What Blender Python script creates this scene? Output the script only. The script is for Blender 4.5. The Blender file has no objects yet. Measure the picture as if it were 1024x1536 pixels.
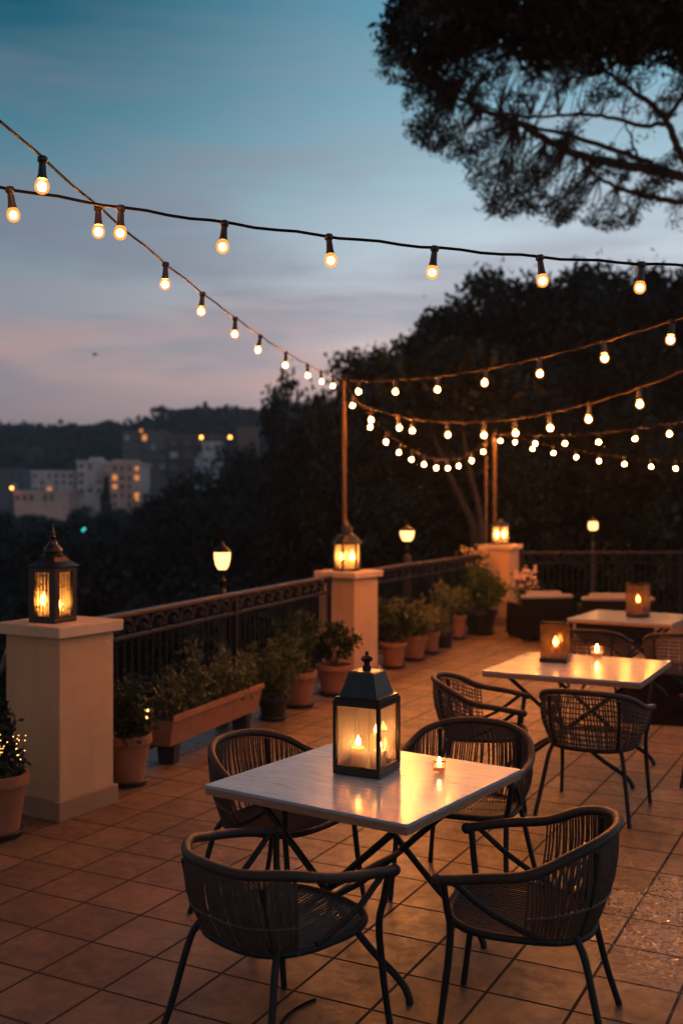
import bpy, bmesh, math, random
import numpy as np
from mathutils import Vector, Matrix
R = math.radians
PI = math.pi
rng = random.Random(11)
nr = np.random.RandomState(7)
scene = bpy.context.scene
COL = scene.collection
F, CX, HY, CH = 1590.0, 512.0, 755.0, 1.9      # survey constants: lens in pixels, principal column, horizon row, eye height

def P(px, py, Y):                               # a surveyed point of the place at distance Y
    return Vector(((px - CX) * Y / F, Y, CH + (HY - py) * Y / F))

# ------------------------------------------------------------------ objects
def tag(o, label=None, cat=None, group=None, kind=None):
    if label: o['label'] = label
    if cat: o['category'] = cat
    if group: o['group'] = group
    if kind: o['kind'] = kind
    return o

def thing(name, label, cat, loc=(0, 0, 0), rz=0.0, group=None):
    o = bpy.data.objects.new(name, None)
    o.empty_display_size = .1
    o.location = loc
    o.rotation_euler = (0, 0, rz)
    COL.objects.link(o)
    return tag(o, label, cat, group, 'thing')

def copy_tree(o, parent=None):
    c = o.copy()
    COL.objects.link(c)
    if parent is not None:
        c.parent = parent
    for ch in list(o.children):
        copy_tree(ch, c)
    return c

def share(o, name, parent, loc=(0, 0, 0), rot=(0, 0, 0), scale=(1, 1, 1)):   # another object on the same mesh
    c = bpy.data.objects.new(name, o.data)
    COL.objects.link(c)
    c.parent = parent
    c.location = loc; c.rotation_euler = rot; c.scale = scale
    return c

def crom(pts, n=6, closed=False):
    pts = [Vector(p) for p in pts]
    out = []
    m = len(pts)
    segs = m if closed else m - 1
    for i in range(segs):
        if closed:
            p0, p1, p2, p3 = pts[(i - 1) % m], pts[i], pts[(i + 1) % m], pts[(i + 2) % m]
        else:
            p0 = pts[i - 1] if i > 0 else pts[0] * 2 - pts[1]
            p1, p2 = pts[i], pts[i + 1]
            p3 = pts[i + 2] if i + 2 < m else pts[-1] * 2 - pts[-2]
        for k in range(n):
            t = k / n
            out.append(.5 * ((2 * p1) + (p2 - p0) * t + (2 * p0 - 5 * p1 + 4 * p2 - p3) * t * t + (3 * p1 - p0 - 3 * p2 + p3) * t ** 3))
    if not closed:
        out.append(pts[-1].copy())
    return out

class MB:
    def __init__(s):
        s.v = []; s.f = []; s.sm = []
    def add(s, vs, fs, smooth=False):
        b = len(s.v)
        s.v += [tuple(v) for v in vs]
        s.f += [tuple(i + b for i in f) for f in fs]
        s.sm += [smooth] * len(fs)
        return s
    def box(s, c, size, rz=0.0, bevel=0.0, mat=None, taper=1.0):
        bm = bmesh.new()
        bmesh.ops.create_cube(bm, size=1)
        for v in bm.verts:
            k = taper if v.co.z < 0 else 1.0
            v.co = Vector((v.co.x * size[0] * k, v.co.y * size[1] * k, v.co.z * size[2]))
        if bevel > 0:
            bmesh.ops.bevel(bm, geom=list(bm.edges), offset=bevel, segments=2, affect='EDGES', profile=.6)
        M = Matrix.Translation(c) @ Matrix.Rotation(rz, 4, 'Z')
        if mat is not None:
            M = mat @ M
        bm.verts.index_update()
        vs = [M @ v.co for v in bm.verts]
        fs = [[v.index for v in f.verts] for f in bm.faces]
        bm.free()
        return s.add(vs, fs)
    def tube(s, path, r, n=8, cap=True, closed=False):
        path = [Vector(p) for p in path]
        m = len(path)
        rs = list(r) if hasattr(r, '__len__') else [r] * m
        vs = []
        prev = None
        for i, p in enumerate(path):
            if closed:
                t = path[(i + 1) % m] - path[(i - 1) % m]
            else:
                t = path[min(i + 1, m - 1)] - path[max(i - 1, 0)]
            t = t.normalized() if t.length > 1e-9 else Vector((0, 0, 1))
            if prev is None:
                a = Vector((0, 0, 1)) if abs(t.z) < .9 else Vector((1, 0, 0))
                u = t.cross(a).normalized()
            else:
                u = prev - t * prev.dot(t)
                u = u.normalized() if u.length > 1e-6 else t.orthogonal().normalized()
            prev = u
            w = t.cross(u)
            for k in range(n):
                a = 2 * PI * k / n
                vs.append(p + (u * math.cos(a) + w * math.sin(a)) * rs[i])
        fs = []
        for i in range(m if closed else m - 1):
            j = (i + 1) % m
            for k in range(n):
                k2 = (k + 1) % n
                fs.append((i * n + k, i * n + k2, j * n + k2, j * n + k))
        if cap and not closed:
            fs.append(tuple(range(n))[::-1])
            fs.append(tuple((m - 1) * n + k for k in range(n)))
        return s.add(vs, fs, True)
    def lathe(s, prof, n=20, c=(0, 0, 0), phase=0.0, smooth=True, capb=True, capt=True, mat=None):
        c = Vector(c)
        vs = []
        for (r, z) in prof:
            for k in range(n):
                a = 2 * PI * k / n + phase
                v = c + Vector((r * math.cos(a), r * math.sin(a), z))
                vs.append(mat @ v if mat is not None else v)
        fs = []
        for i in range(len(prof) - 1):
            for k in range(n):
                k2 = (k + 1) % n
                fs.append((i * n + k, i * n + k2, (i + 1) * n + k2, (i + 1) * n + k))
        if capb: fs.append(tuple(range(n))[::-1])
        if capt: fs.append(tuple((len(prof) - 1) * n + k for k in range(n)))
        return s.add(vs, fs, smooth)
    def ball(s, c, r, n=12, m=7, sc=(1, 1, 1)):
        prof = []
        for i in range(m + 1):
            a = -PI / 2 + PI * i / m
            prof.append((max(1e-4, math.cos(a) * r * sc[0]), math.sin(a) * r * sc[2]))
        return s.lathe(prof, n, c)
    def prism(s, poly, z0, z1):
        n = len(poly)
        vs = [(x, y, z0) for x, y in poly] + [(x, y, z1) for x, y in poly]
        fs = [tuple(range(n))[::-1], tuple(range(n, 2 * n))]
        for i in range(n):
            j = (i + 1) % n
            fs.append((i, j, n + j, n + i))
        return s.add(vs, fs)
    def quads(s, V):                              # numpy (k,4,3)
        b = len(s.v)
        k = V.shape[0]
        s.v += [tuple(x) for x in V.reshape(-1, 3)]
        s.f += [(b + 4 * i, b + 4 * i + 1, b + 4 * i + 2, b + 4 * i + 3) for i in range(k)]
        s.sm += [False] * k
        return s
    def build(s, name, mat, parent=None, loc=None):
        me = bpy.data.meshes.new(name)
        me.from_pydata(s.v, [], s.f)
        me.polygons.foreach_set('use_smooth', s.sm)
        if any(s.sm):
            try: me.set_sharp_from_angle(angle=R(50))
            except Exception: pass
        me.materials.append(mat)
        me.update()
        o = bpy.data.objects.new(name, me)
        COL.objects.link(o)
        if parent is not None: o.parent = parent
        if loc is not None: o.location = loc
        return o

# ------------------------------------------------------------------ materials
def lin(c):
    return tuple((x / 255 / 12.92) if x / 255 <= .04045 else ((x / 255 + .055) / 1.055) ** 2.4 for x in c)

def new_mat(name):
    m = bpy.data.materials.new(name)
    m.use_nodes = True
    nt = m.node_tree
    nt.nodes.clear()
    out = nt.nodes.new('ShaderNodeOutputMaterial')
    return m, nt, out

def N(nt, t, **kw):
    n = nt.nodes.new(t)
    for k, v in kw.items():
        if k.startswith('i_'):
            n.inputs[k[2:].replace('_', ' ')].default_value = v
        else:
            setattr(n, k, v)
    return n

def mixc(nt, fac, a, b, mode='MIX'):
    n = nt.nodes.new('ShaderNodeMix'); n.data_type = 'RGBA'; n.blend_type = mode
    for sock, val in ((n.inputs[0], fac), (n.inputs[6], a), (n.inputs[7], b)):
        if hasattr(val, 'is_linked'): nt.links.new(val, sock)
        elif isinstance(val, (int, float)): sock.default_value = val
        else: sock.default_value = (*val[:3], 1)
    return n.outputs[2]

def mth(nt, op, a, b=0.0, c=None, clamp=False):
    n = nt.nodes.new('ShaderNodeMath'); n.operation = op; n.use_clamp = clamp
    for i, v in enumerate((a, b) if c is None else (a, b, c)):
        if hasattr(v, 'is_linked'): nt.links.new(v, n.inputs[i])
        else: n.inputs[i].default_value = v
    return n.outputs[0]

def rampf(nt, fac, stops):
    n = nt.nodes.new('ShaderNodeValToRGB')
    el = n.color_ramp.elements
    while len(el) < len(stops): el.new(.5)
    for e, (p, c) in zip(el, stops):
        e.position = p
        e.color = (*c[:3], 1) if hasattr(c, '__len__') else (c, c, c, 1)
    if fac is not None: nt.links.new(fac, n.inputs[0])
    return n.outputs[0]

def noise(nt, vec, scale, detail=4, rough=.55, dist=0.0):
    n = N(nt, 'ShaderNodeTexNoise')
    n.inputs['Scale'].default_value = scale; n.inputs['Detail'].default_value = detail
    n.inputs['Roughness'].default_value = rough; n.inputs['Distortion'].default_value = dist
    if vec is not None: nt.links.new(vec, n.inputs['Vector'])
    return n

def mat(name, c1, c2=None, scale=6.0, rough=.6, metal=0.0, bump=0.0, bscale=40.0, spec=.5, stretch=(1, 1, 1), rvar=0.1, coat=0.0):
    m, nt, out = new_mat(name)
    b = N(nt, 'ShaderNodeBsdfPrincipled')
    tc = N(nt, 'ShaderNodeTexCoord')
    mp = N(nt, 'ShaderNodeMapping'); mp.inputs['Scale'].default_value = stretch
    nt.links.new(tc.outputs['Object'], mp.inputs['Vector'])
    ns = noise(nt, mp.outputs[0], scale, 6)
    f = rampf(nt, ns.outputs['Fac'], [(.3, 0.0), (.7, 1.0)])
    c2 = c2 or tuple(x * .75 for x in c1)
    nt.links.new(mixc(nt, f, c1, c2), b.inputs['Base Color'])
    b.inputs['Metallic'].default_value = metal
    b.inputs['Specular IOR Level'].default_value = spec
    b.inputs['Coat Weight'].default_value = coat
    rr = mth(nt, 'MULTIPLY_ADD', ns.outputs['Fac'], rvar * 2, rough - rvar, clamp=True)
    nt.links.new(rr, b.inputs['Roughness'])
    if bump > 0:
        n2 = noise(nt, mp.outputs[0], bscale, 4)
        bp = N(nt, 'ShaderNodeBump'); bp.inputs['Strength'].default_value = bump; bp.inputs['Distance'].default_value = .004
        nt.links.new(n2.outputs['Fac'], bp.inputs['Height'])
        nt.links.new(bp.outputs[0], b.inputs['Normal'])
    nt.links.new(b.outputs[0], out.inputs[0])
    return m

def leaf_mat(name, c1, c2, rough=.55, trans=.25):
    m, nt, out = new_mat(name)
    g = N(nt, 'ShaderNodeNewGeometry')
    tc = N(nt, 'ShaderNodeTexCoord')
    ns = noise(nt, tc.outputs['Object'], 2.5, 3)
    f = mth(nt, 'MULTIPLY_ADD', g.outputs['Random Per Island'], .6, mth(nt, 'MULTIPLY', ns.outputs['Fac'], .4), clamp=True)
    col = mixc(nt, f, c1, c2)
    oi = N(nt, 'ShaderNodeObjectInfo')
    hs = N(nt, 'ShaderNodeHueSaturation'); nt.links.new(col, hs.inputs['Color'])
    nt.links.new(mth(nt, 'MULTIPLY_ADD', oi.outputs['Random'], 1.0, .35), hs.inputs['Value'])
    col = hs.outputs[0]
    b = N(nt, 'ShaderNodeBsdfPrincipled'); b.inputs['Roughness'].default_value = rough
    b.inputs['Specular IOR Level'].default_value = .3
    nt.links.new(col, b.inputs['Base Color'])
    t = N(nt, 'ShaderNodeBsdfTranslucent')
    nt.links.new(col, t.inputs[0])
    ms = N(nt, 'ShaderNodeMixShader'); ms.inputs[0].default_value = trans
    nt.links.new(b.outputs[0], ms.inputs[1]); nt.links.new(t.outputs[0], ms.inputs[2])
    nt.links.new(ms.outputs[0], out.inputs[0])
    return m

def emit(name, col, strength):
    m, nt, out = new_mat(name)
    e = N(nt, 'ShaderNodeEmission'); e.inputs[0].default_value = (*col, 1); e.inputs[1].default_value = strength
    nt.links.new(e.outputs[0], out.inputs[0])
    return m

def pane_mat(name, tint=(1, .93, .82), clear=.8, rib=0.0, frost=(.75, .65, .5), freq=300.0, blotch=0.0):
    """thin glass: mostly clear, a little mirror, and frosted ribs or blotches that scatter the candle light"""
    m, nt, out = new_mat(name)
    tr = N(nt, 'ShaderNodeBsdfTransparent'); tr.inputs[0].default_value = (*tint, 1)
    gl = N(nt, 'ShaderNodeBsdfGlossy'); gl.inputs['Roughness'].default_value = .08
    a = N(nt, 'ShaderNodeMixShader'); a.inputs[0].default_value = .09
    nt.links.new(tr.outputs[0], a.inputs[1]); nt.links.new(gl.outputs[0], a.inputs[2])
    tl = N(nt, 'ShaderNodeBsdfTranslucent'); tl.inputs[0].default_value = (*frost, 1)
    df = N(nt, 'ShaderNodeBsdfDiffuse'); df.inputs[0].default_value = (*frost, 1)
    fr = N(nt, 'ShaderNodeMixShader'); fr.inputs[0].default_value = .25
    nt.links.new(tl.outputs[0], fr.inputs[1]); nt.links.new(df.outputs[0], fr.inputs[2])
    ms = N(nt, 'ShaderNodeMixShader')
    tc = N(nt, 'ShaderNodeTexCoord')
    fac = None
    if rib > 0:
        sp = N(nt, 'ShaderNodeSeparateXYZ'); nt.links.new(tc.outputs['Object'], sp.inputs[0])
        s = mth(nt, 'ADD', sp.outputs[0], sp.outputs[1])
        mp = N(nt, 'ShaderNodeMapping'); mp.inputs['Scale'].default_value = (30, 30, 3)
        nt.links.new(tc.outputs['Object'], mp.inputs[0])
        wob = noise(nt, mp.outputs[0], 1.0, 3)
        ph = mth(nt, 'MULTIPLY_ADD', s, freq, mth(nt, 'MULTIPLY', wob.outputs['Fac'], 5.0))
        w = mth(nt, 'MULTIPLY_ADD', mth(nt, 'SINE', ph), .5, .5)
        w = mth(nt, 'POWER', w, 3.5)
        fac = mth(nt, 'MULTIPLY_ADD', w, rib, 1 - clear, clamp=True)
    if blotch > 0:
        v = N(nt, 'ShaderNodeTexVoronoi'); v.feature = 'DISTANCE_TO_EDGE'; v.inputs['Scale'].default_value = freq
        nt.links.new(tc.outputs['Object'], v.inputs['Vector'])
        w = rampf(nt, v.outputs['Distance'], [(.02, 1.0), (.16, 0.0)])
        fac = mth(nt, 'MULTIPLY_ADD', w, blotch, 1 - clear, clamp=True)
    if fac is None: ms.inputs[0].default_value = 1 - clear
    else: nt.links.new(fac, ms.inputs[0])
    nt.links.new(a.outputs[0], ms.inputs[1]); nt.links.new(fr.outputs[0], ms.inputs[2])
    nt.links.new(ms.outputs[0], out.inputs[0])
    return m

def tile_mat():
    m, nt, out = new_mat('terracotta_tiles')
    tc = N(nt, 'ShaderNodeTexCoord')
    mp = N(nt, 'ShaderNodeMapping'); mp.inputs['Rotation'].default_value = (0, 0, TILE_A)
    mp.inputs['Location'].default_value = (TILE_OX, TILE_OY, 0)
    nt.links.new(tc.outputs['Object'], mp.inputs[0])
    v = mp.outputs[0]
    br = N(nt, 'ShaderNodeTexBrick'); br.offset = 0; br.squash = 1
    br.inputs['Scale'].default_value = 1; br.inputs['Mortar Size'].default_value = .0075
    br.inputs['Mortar Smooth'].default_value = .25
    br.inputs['Brick Width'].default_value = TILE; br.inputs['Row Height'].default_value = TILE
    br.inputs['Color1'].default_value = (0, 0, 0, 1); br.inputs['Color2'].default_value = (1, 1, 1, 1); br.inputs['Mortar'].default_value = (.5, .5, .5, 1)
    br.inputs['Bias'].default_value = 0
    nt.links.new(v, br.inputs['Vector'])
    pt = br.outputs['Color']                          # per tile grey
    n1 = noise(nt, v, 3.0, 6, .6)
    n2 = noise(nt, v, 14.0, 6, .65, .6)
    n3 = noise(nt, v, 70.0, 3, .6)
    base = mixc(nt, rampf(nt, n2.outputs['Fac'], [(.3, 0.0), (.72, 1.0)]), (.205, .120, .068), (.090, .050, .029))
    base = mixc(nt, mth(nt, 'MULTIPLY', pt, .75), base, (.25, .15, .085))
    base = mixc(nt, rampf(nt, n1.outputs['Fac'], [(.40, 0.0), (.66, .75)]), base, (.075, .043, .027))
    # pale scuffs
    base = mixc(nt, mth(nt, 'MULTIPLY', rampf(nt, n3.outputs['Fac'], [(.62, 0.0), (.74, 1.0)]), mth(nt, 'MULTIPLY', n1.outputs['Fac'], .5)), base, (.36, .22, .13))
    base = mixc(nt, br.outputs['Fac'], base, (.015, .010, .008))
    b = N(nt, 'ShaderNodeBsdfPrincipled')
    nt.links.new(base, b.inputs['Base Color'])
    rg = rampf(nt, n2.outputs['Fac'], [(.3, .36), (.7, .62)])
    # worn glaze patches that sparkle
    n4 = noise(nt, v, 1.7, 3, .5)
    glaze = rampf(nt, n4.outputs['Fac'], [(.45, 0.0), (.75, 1.0)])
    def patch(cx, cy, rx, ry):
        sp_ = N(nt, 'ShaderNodeSeparateXYZ'); nt.links.new(tc.outputs['Object'], sp_.inputs[0])
        dx = mth(nt, 'DIVIDE', mth(nt, 'SUBTRACT', sp_.outputs[0], cx), rx)
        dy = mth(nt, 'DIVIDE', mth(nt, 'SUBTRACT', sp_.outputs[1], cy), ry)
        d = mth(nt, 'SQRT', mth(nt, 'ADD', mth(nt, 'MULTIPLY', dx, dx), mth(nt, 'MULTIPLY', dy, dy)))
        d = mth(nt, 'ADD', d, mth(nt, 'MULTIPLY_ADD', n2.outputs['Fac'], 1.6, -.8))
        return rampf(nt, d, [(.2, 1.0), (1.15, 0.0)])
    damp = mth(nt, 'MAXIMUM', patch(1.45, 4.9, .6, 1.2), mth(nt, 'MULTIPLY', patch(-.75, 4.55, .35, .5), .22))
    damp = mth(nt, 'MULTIPLY', damp, mth(nt, 'MULTIPLY_ADD', pt, .9, .35), clamp=True)
    glaze = mth(nt, 'MAXIMUM', mth(nt, 'MULTIPLY', glaze, .08), damp)
    rg = mixc(nt, mth(nt, 'MULTIPLY', glaze, .25), rg, (.06, .06, .06))
    rg = mixc(nt, br.outputs['Fac'], rg, (.9, .9, .9))
    nt.links.new(rg, b.inputs['Roughness'])
    b.inputs['Specular IOR Level'].default_value = .38
    vo = N(nt, 'ShaderNodeTexVoronoi'); vo.inputs['Scale'].default_value = 62
    nt.links.new(v, vo.inputs['Vector'])
    h = mth(nt, 'MULTIPLY_ADD', n2.outputs['Fac'], .35, mth(nt, 'MULTIPLY', vo.outputs['Distance'], .05))
    h = mth(nt, 'ADD', h, mth(nt, 'MULTIPLY', n3.outputs['Fac'], .10))
    h = mth(nt, 'ADD', h, mth(nt, 'MULTIPLY', pt, .05))
    h = mth(nt, 'SUBTRACT', h, mth(nt, 'MULTIPLY', br.outputs['Fac'], 1.0))
    bp = N(nt, 'ShaderNodeBump'); bp.inputs['Strength'].default_value = .75; bp.inputs['Distance'].default_value = .006
    nt.links.new(h, bp.inputs['Height'])
    # glazed grit: every grain is tilted its own way, so single grains catch a bulb
    v2 = N(nt, 'ShaderNodeTexVoronoi'); v2.inputs['Scale'].default_value = 78; nt.links.new(v, v2.inputs['Vector'])
    sb = N(nt, 'ShaderNodeVectorMath', operation='SUBTRACT'); nt.links.new(v2.outputs['Color'], sb.inputs[0]); sb.inputs[1].default_value = (.5, .5, .5)
    sc_ = N(nt, 'ShaderNodeVectorMath', operation='SCALE'); nt.links.new(sb.outputs[0], sc_.inputs[0]); sc_.inputs['Scale'].default_value = .95
    ad = N(nt, 'ShaderNodeVectorMath', operation='ADD'); nt.links.new(bp.outputs[0], ad.inputs[0]); nt.links.new(sc_.outputs[0], ad.inputs[1])
    nn = N(nt, 'ShaderNodeVectorMath', operation='NORMALIZE'); nt.links.new(ad.outputs[0], nn.inputs[0])
    nt.links.new(nn.outputs[0], b.inputs['Coat Normal'])
    nt.links.new(mth(nt, 'MULTIPLY', glaze, 1.3, clamp=True), b.inputs['Coat Weight']); b.inputs['Coat Roughness'].default_value = .13; b.inputs['Coat IOR'].default_value = 1.8
    nt.links.new(bp.outputs[0], b.inputs['Normal'])
    nt.links.new(b.outputs[0], out.inputs[0])
    return m

HAZE = .00042
TILE, TILE_A, TILE_OX, TILE_OY = .335, R(27.3), .05, .10
BULB = (1.0, .50, .17)
M = {}
M['tile'] = tile_mat()
M['stucco'] = mat('cream_stucco', (.56, .33, .17), (.44, .25, .12), 2.2, .85, bump=.5, bscale=120)
def stucco():
    m = mat('cream_stucco', (.56, .33, .17), (.46, .265, .13), 2.2, .85, bump=.6, bscale=90)
    nt = m.node_tree; b = next(n for n in nt.nodes if n.type == 'BSDF_PRINCIPLED')
    old = b.inputs['Base Color'].links[0].from_socket
    tc = N(nt, 'ShaderNodeTexCoord'); mp = N(nt, 'ShaderNodeMapping'); mp.inputs['Scale'].default_value = (7, 7, 1.6)
    nt.links.new(tc.outputs['Object'], mp.inputs[0])
    st = rampf(nt, noise(nt, mp.outputs[0], 1.0, 6, .6).outputs['Fac'], [(.52, 0.0), (.75, .32)])        # rain streaks
    c = mixc(nt, st, old, (.27, .165, .095))
    n2 = noise(nt, tc.outputs['Object'], 7, 8, .7, 1.0)
    c = mixc(nt, rampf(nt, n2.outputs['Fac'], [(.62, 0.0), (.68, .7)]), c, (.64, .44, .27))               # patched plaster
    vo = N(nt, 'ShaderNodeTexVoronoi'); vo.feature = 'DISTANCE_TO_EDGE'; vo.inputs['Scale'].default_value = 2.4
    wv = N(nt, 'ShaderNodeVectorMath', operation='ADD'); nt.links.new(tc.outputs['Object'], wv.inputs[0]); nt.links.new(n2.outputs['Color'], wv.inputs[1])
    nt.links.new(wv.outputs[0], vo.inputs['Vector'])
    c = mixc(nt, rampf(nt, vo.outputs['Distance'], [(.0, .55), (.006, 0.0)]), c, (.15, .09, .05))         # hairline cracks
    nt.links.new(c, b.inputs['Base Color'])
    return m
M['stucco'] = stucco()
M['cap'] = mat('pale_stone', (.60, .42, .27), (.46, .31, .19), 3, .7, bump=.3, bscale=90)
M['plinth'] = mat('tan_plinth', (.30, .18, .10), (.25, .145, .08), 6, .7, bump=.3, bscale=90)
M['iron'] = mat('black_iron', (.005, .005, .006), (.009, .008, .008), 20, .5, 0.0, bump=.25, bscale=150, spec=.25)
M['handrail'] = mat('bronze_handrail', (.045, .024, .014), (.028, .015, .009), 20, .45, .2)
M['rattan'] = mat('dark_rattan', (.085, .052, .033), (.04, .024, .016), 60, .5, bump=.4, bscale=120, stretch=(1, 1, 1))
M['rail_rattan'] = mat('rattan_rail', (.052, .032, .022), (.026, .017, .012), 14, .55, bump=.35, bscale=60, spec=.3)
M['chair_metal'] = mat('dark_tube', (.010, .009, .009), (.016, .0135, .012), 25, .55, bump=.15, bscale=120, spec=.3)
M['table_top'] = None
M['table_edge'] = mat('brown_table_edge', (.38, .19, .10), (.27, .13, .07), 5, .5, stretch=(3, 3, 20), bump=.3, bscale=30)
M['terracotta'] = mat('terracotta_pot', (.30, .12, .055), (.23, .085, .04), 7, .75, bump=.3, bscale=60)
M['black_plastic'] = mat('black_saucer', (.015, .014, .014), None, 10, .5)
M['soil'] = mat('soil', (.03, .02, .014), (.015, .01, .008), 40, .95, bump=1, bscale=60)
M['wood'] = mat('pole_wood', (.085, .055, .036), (.05, .033, .022), 6, .75, spec=.2, stretch=(6, 6, .6), bump=.3, bscale=40)
M['rope'] = mat('rope_cable', (.018, .011, .008), (.011, .008, .006), 60, .95, spec=.1, bump=.5, bscale=200)
M['cable'] = mat('black_cable', (.004, .004, .0045), None, 30, .7, spec=.12)
M['socket'] = mat('black_socket', (.014, .012, .012), (.025, .018, .014), 40, .45)
M['lantern_black'] = mat('lantern_black', (.016, .014, .014), (.03, .022, .017), 30, .35, .4, bump=.2, bscale=140)
M['lantern_teal'] = mat('lantern_teal', (.007, .022, .023), (.005, .014, .015), 14, .30, .25, bump=.25, bscale=60)
M['wax'] = None
M['steel'] = mat('pale_pipe', (.5, .5, .5), None, 20, .3, .8)
M['bark'] = mat('bark', (.10, .065, .045), (.05, .033, .025), 9, .9, bump=.8, bscale=18, stretch=(1, 1, .3))
M['pine_bark'] = mat('pine_bark', (.045, .032, .026), (.025, .02, .017), 9, .95, bump=.8, bscale=18)
M['leaf_a'] = leaf_mat('olive_leaves', (.055, .075, .03), (.12, .13, .055))
M['leaf_b'] = leaf_mat('green_leaves', (.035, .065, .025), (.08, .11, .04))
M['leaf_c'] = leaf_mat('yellow_green_leaves', (.07, .08, .028), (.15, .13, .05))
M['leaf_d'] = leaf_mat('dark_leaves', (.02, .032, .018), (.045, .06, .03))
M['flower'] = leaf_mat('pale_blossom', (.55, .38, .16), (.7, .5, .26))
M['flower_pink'] = leaf_mat('pink_blossom', (.55, .36, .27), (.68, .47, .36))
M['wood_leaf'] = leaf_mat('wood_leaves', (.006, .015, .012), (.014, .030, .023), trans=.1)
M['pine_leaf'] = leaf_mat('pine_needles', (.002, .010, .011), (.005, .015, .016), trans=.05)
M['core'] = emit('filament_glow', (1.0, .50, .16), 2050)
M['core_soft'] = emit('soft_filament_glow', (1.0, .44, .12), 100)
M['core_left'] = emit('strong_filament_glow', (1.0, .45, .125), 1350)
M['flame'] = emit('flame', (1.0, .48, .14), 75)
M['micro'] = emit('micro_light', (1.0, .50, .14), 5)
M['lamp'] = emit('lamp_globe', (1.0, .50, .16), 3.2)
M['lit'] = emit('lit_window', (1.0, .34, .09), .9)
M['farlamp'] = emit('far_lamp', (1.0, .36, .07), 9)
M['green'] = emit('green_lamp', (.05, .75, .65), 4.0)
M['pane_rib'] = pane_mat('ribbed_glass', clear=.97, rib=.62, freq=760, frost=(.80, .70, .58))
M['pane_pattern'] = pane_mat('etched_glass', clear=.74, rib=.2, freq=420, tint=(1, .85, .6), frost=(.9, .72, .5))
M['pane_frost'] = pane_mat('frosted_glass', clear=.72, frost=(.9, .7, .45), tint=(1, .9, .7))
M['pane_mesh'] = pane_mat('hammered_glass', clear=.955, blotch=.30, freq=95, tint=(.80, .60, .42), frost=(.30, .2, .12))
M['clear'] = pane_mat('clear_glass', clear=.96)
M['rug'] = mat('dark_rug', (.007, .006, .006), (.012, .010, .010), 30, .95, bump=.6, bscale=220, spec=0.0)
M['cushion'] = mat('pale_cushion', (.34, .28, .24), (.28, .23, .19), 6, .9, bump=.3, bscale=120)
M['dark_wicker'] = mat('dark_wicker', (.008, .007, .006), (.014, .011, .009), 40, .8, bump=.8, bscale=90, spec=.1)
M['white_wall'] = mat('white_render', (.70, .62, .61), (.56, .50, .50), .2, .85)
M['pink_wall'] = mat('pink_render', (.80, .50, .42), (.62, .38, .32), .2, .85)
M['dim_wall'] = mat('grey_render', (.14, .14, .15), (.10, .10, .11), .2, .85)
M['brown_wall'] = mat('brown_render', (.07, .05, .045), (.05, .036, .032), .2, .85)
M['window'] = mat('dark_window', (.04, .05, .06), None, 1, .15)
M['pale_window'] = mat('pale_blind', (.42, .50, .55), None, 1, .5)
M['dim_window'] = mat('dim_window', (.10, .09, .09), None, 1, .3)
M['roof_tile'] = mat('roof_tile', (.22, .10, .07), None, 1, .8)
M['earth'] = mat('hill_vegetation', (.018, .026, .016), (.030, .034, .020), .35, .95)
M['gold'] = mat('brass_rim', (.6, .38, .12), None, 30, .3, .9)
M['bird'] = mat('dark_feathers', (.03, .03, .035), None, 30, .8)

def wax_mat():
    m, nt, out = new_mat('candle_wax')
    d = N(nt, 'ShaderNodeBsdfDiffuse'); d.inputs[0].default_value = (.85, .62, .36, 1)
    t = N(nt, 'ShaderNodeBsdfTranslucent'); t.inputs[0].default_value = (.95, .60, .28, 1)
    s = N(nt, 'ShaderNodeMixShader'); s.inputs[0].default_value = .5
    nt.links.new(d.outputs[0], s.inputs[1]); nt.links.new(t.outputs[0], s.inputs[2])
    nt.links.new(s.outputs[0], out.inputs[0])
    return m
M['wax'] = wax_mat()

def bulb_glass():
    m, nt, out = new_mat('amber_bulb_glass')
    tr = N(nt, 'ShaderNodeBsdfTransparent'); tr.inputs[0].default_value = (.85, .50, .24, 1)
    e = N(nt, 'ShaderNodeEmission'); e.inputs[0].default_value = (1, .36, .08, 1); e.inputs[1].default_value = .8
    a = N(nt, 'ShaderNodeAddShader')
    nt.links.new(tr.outputs[0], a.inputs[0]); nt.links.new(e.outputs[0], a.inputs[1])
    nt.links.new(a.outputs[0], out.inputs[0])
    return m
M['bulb'] = bulb_glass()

def top_mat():
    m, nt, out = new_mat('worn_white_tabletop')
    tc = N(nt, 'ShaderNodeTexCoord')
    mp = N(nt, 'ShaderNodeMapping'); mp.inputs['Scale'].default_value = (2.2, 26, 26)
    nt.links.new(tc.outputs['Object'], mp.inputs[0])
    g = noise(nt, mp.outputs[0], 2.2, 8, .68, .4)
    n2 = noise(nt, tc.outputs['Object'], 7, 5)
    c = mixc(nt, rampf(nt, g.outputs['Fac'], [(.40, 0.0), (.62, 1.0)]), (.32, .39, .46), (.42, .50, .58))
    c = mixc(nt, mth(nt, 'MULTIPLY', rampf(nt, g.outputs['Fac'], [(.56, 0.0), (.64, 1.0)]), rampf(nt, n2.outputs['Fac'], [(.42, 0.0), (.56, 1.0)])), c, (.15, .125, .11))
    b = N(nt, 'ShaderNodeBsdfPrincipled')
    nt.links.new(c, b.inputs['Base Color'])
    nt.links.new(rampf(nt, g.outputs['Fac'], [(.3, .11), (.7, .25)]), b.inputs['Roughness'])
    b.inputs['Specular IOR Level'].default_value = .28
    bp = N(nt, 'ShaderNodeBump'); bp.inputs['Strength'].default_value = .22; bp.inputs['Distance'].default_value = .0012
    nt.links.new(g.outputs['Fac'], bp.inputs['Height']); nt.links.new(bp.outputs[0], b.inputs['Normal'])
    nt.links.new(b.outputs[0], out.inputs[0])
    return m
M['table_top'] = top_mat()

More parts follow.
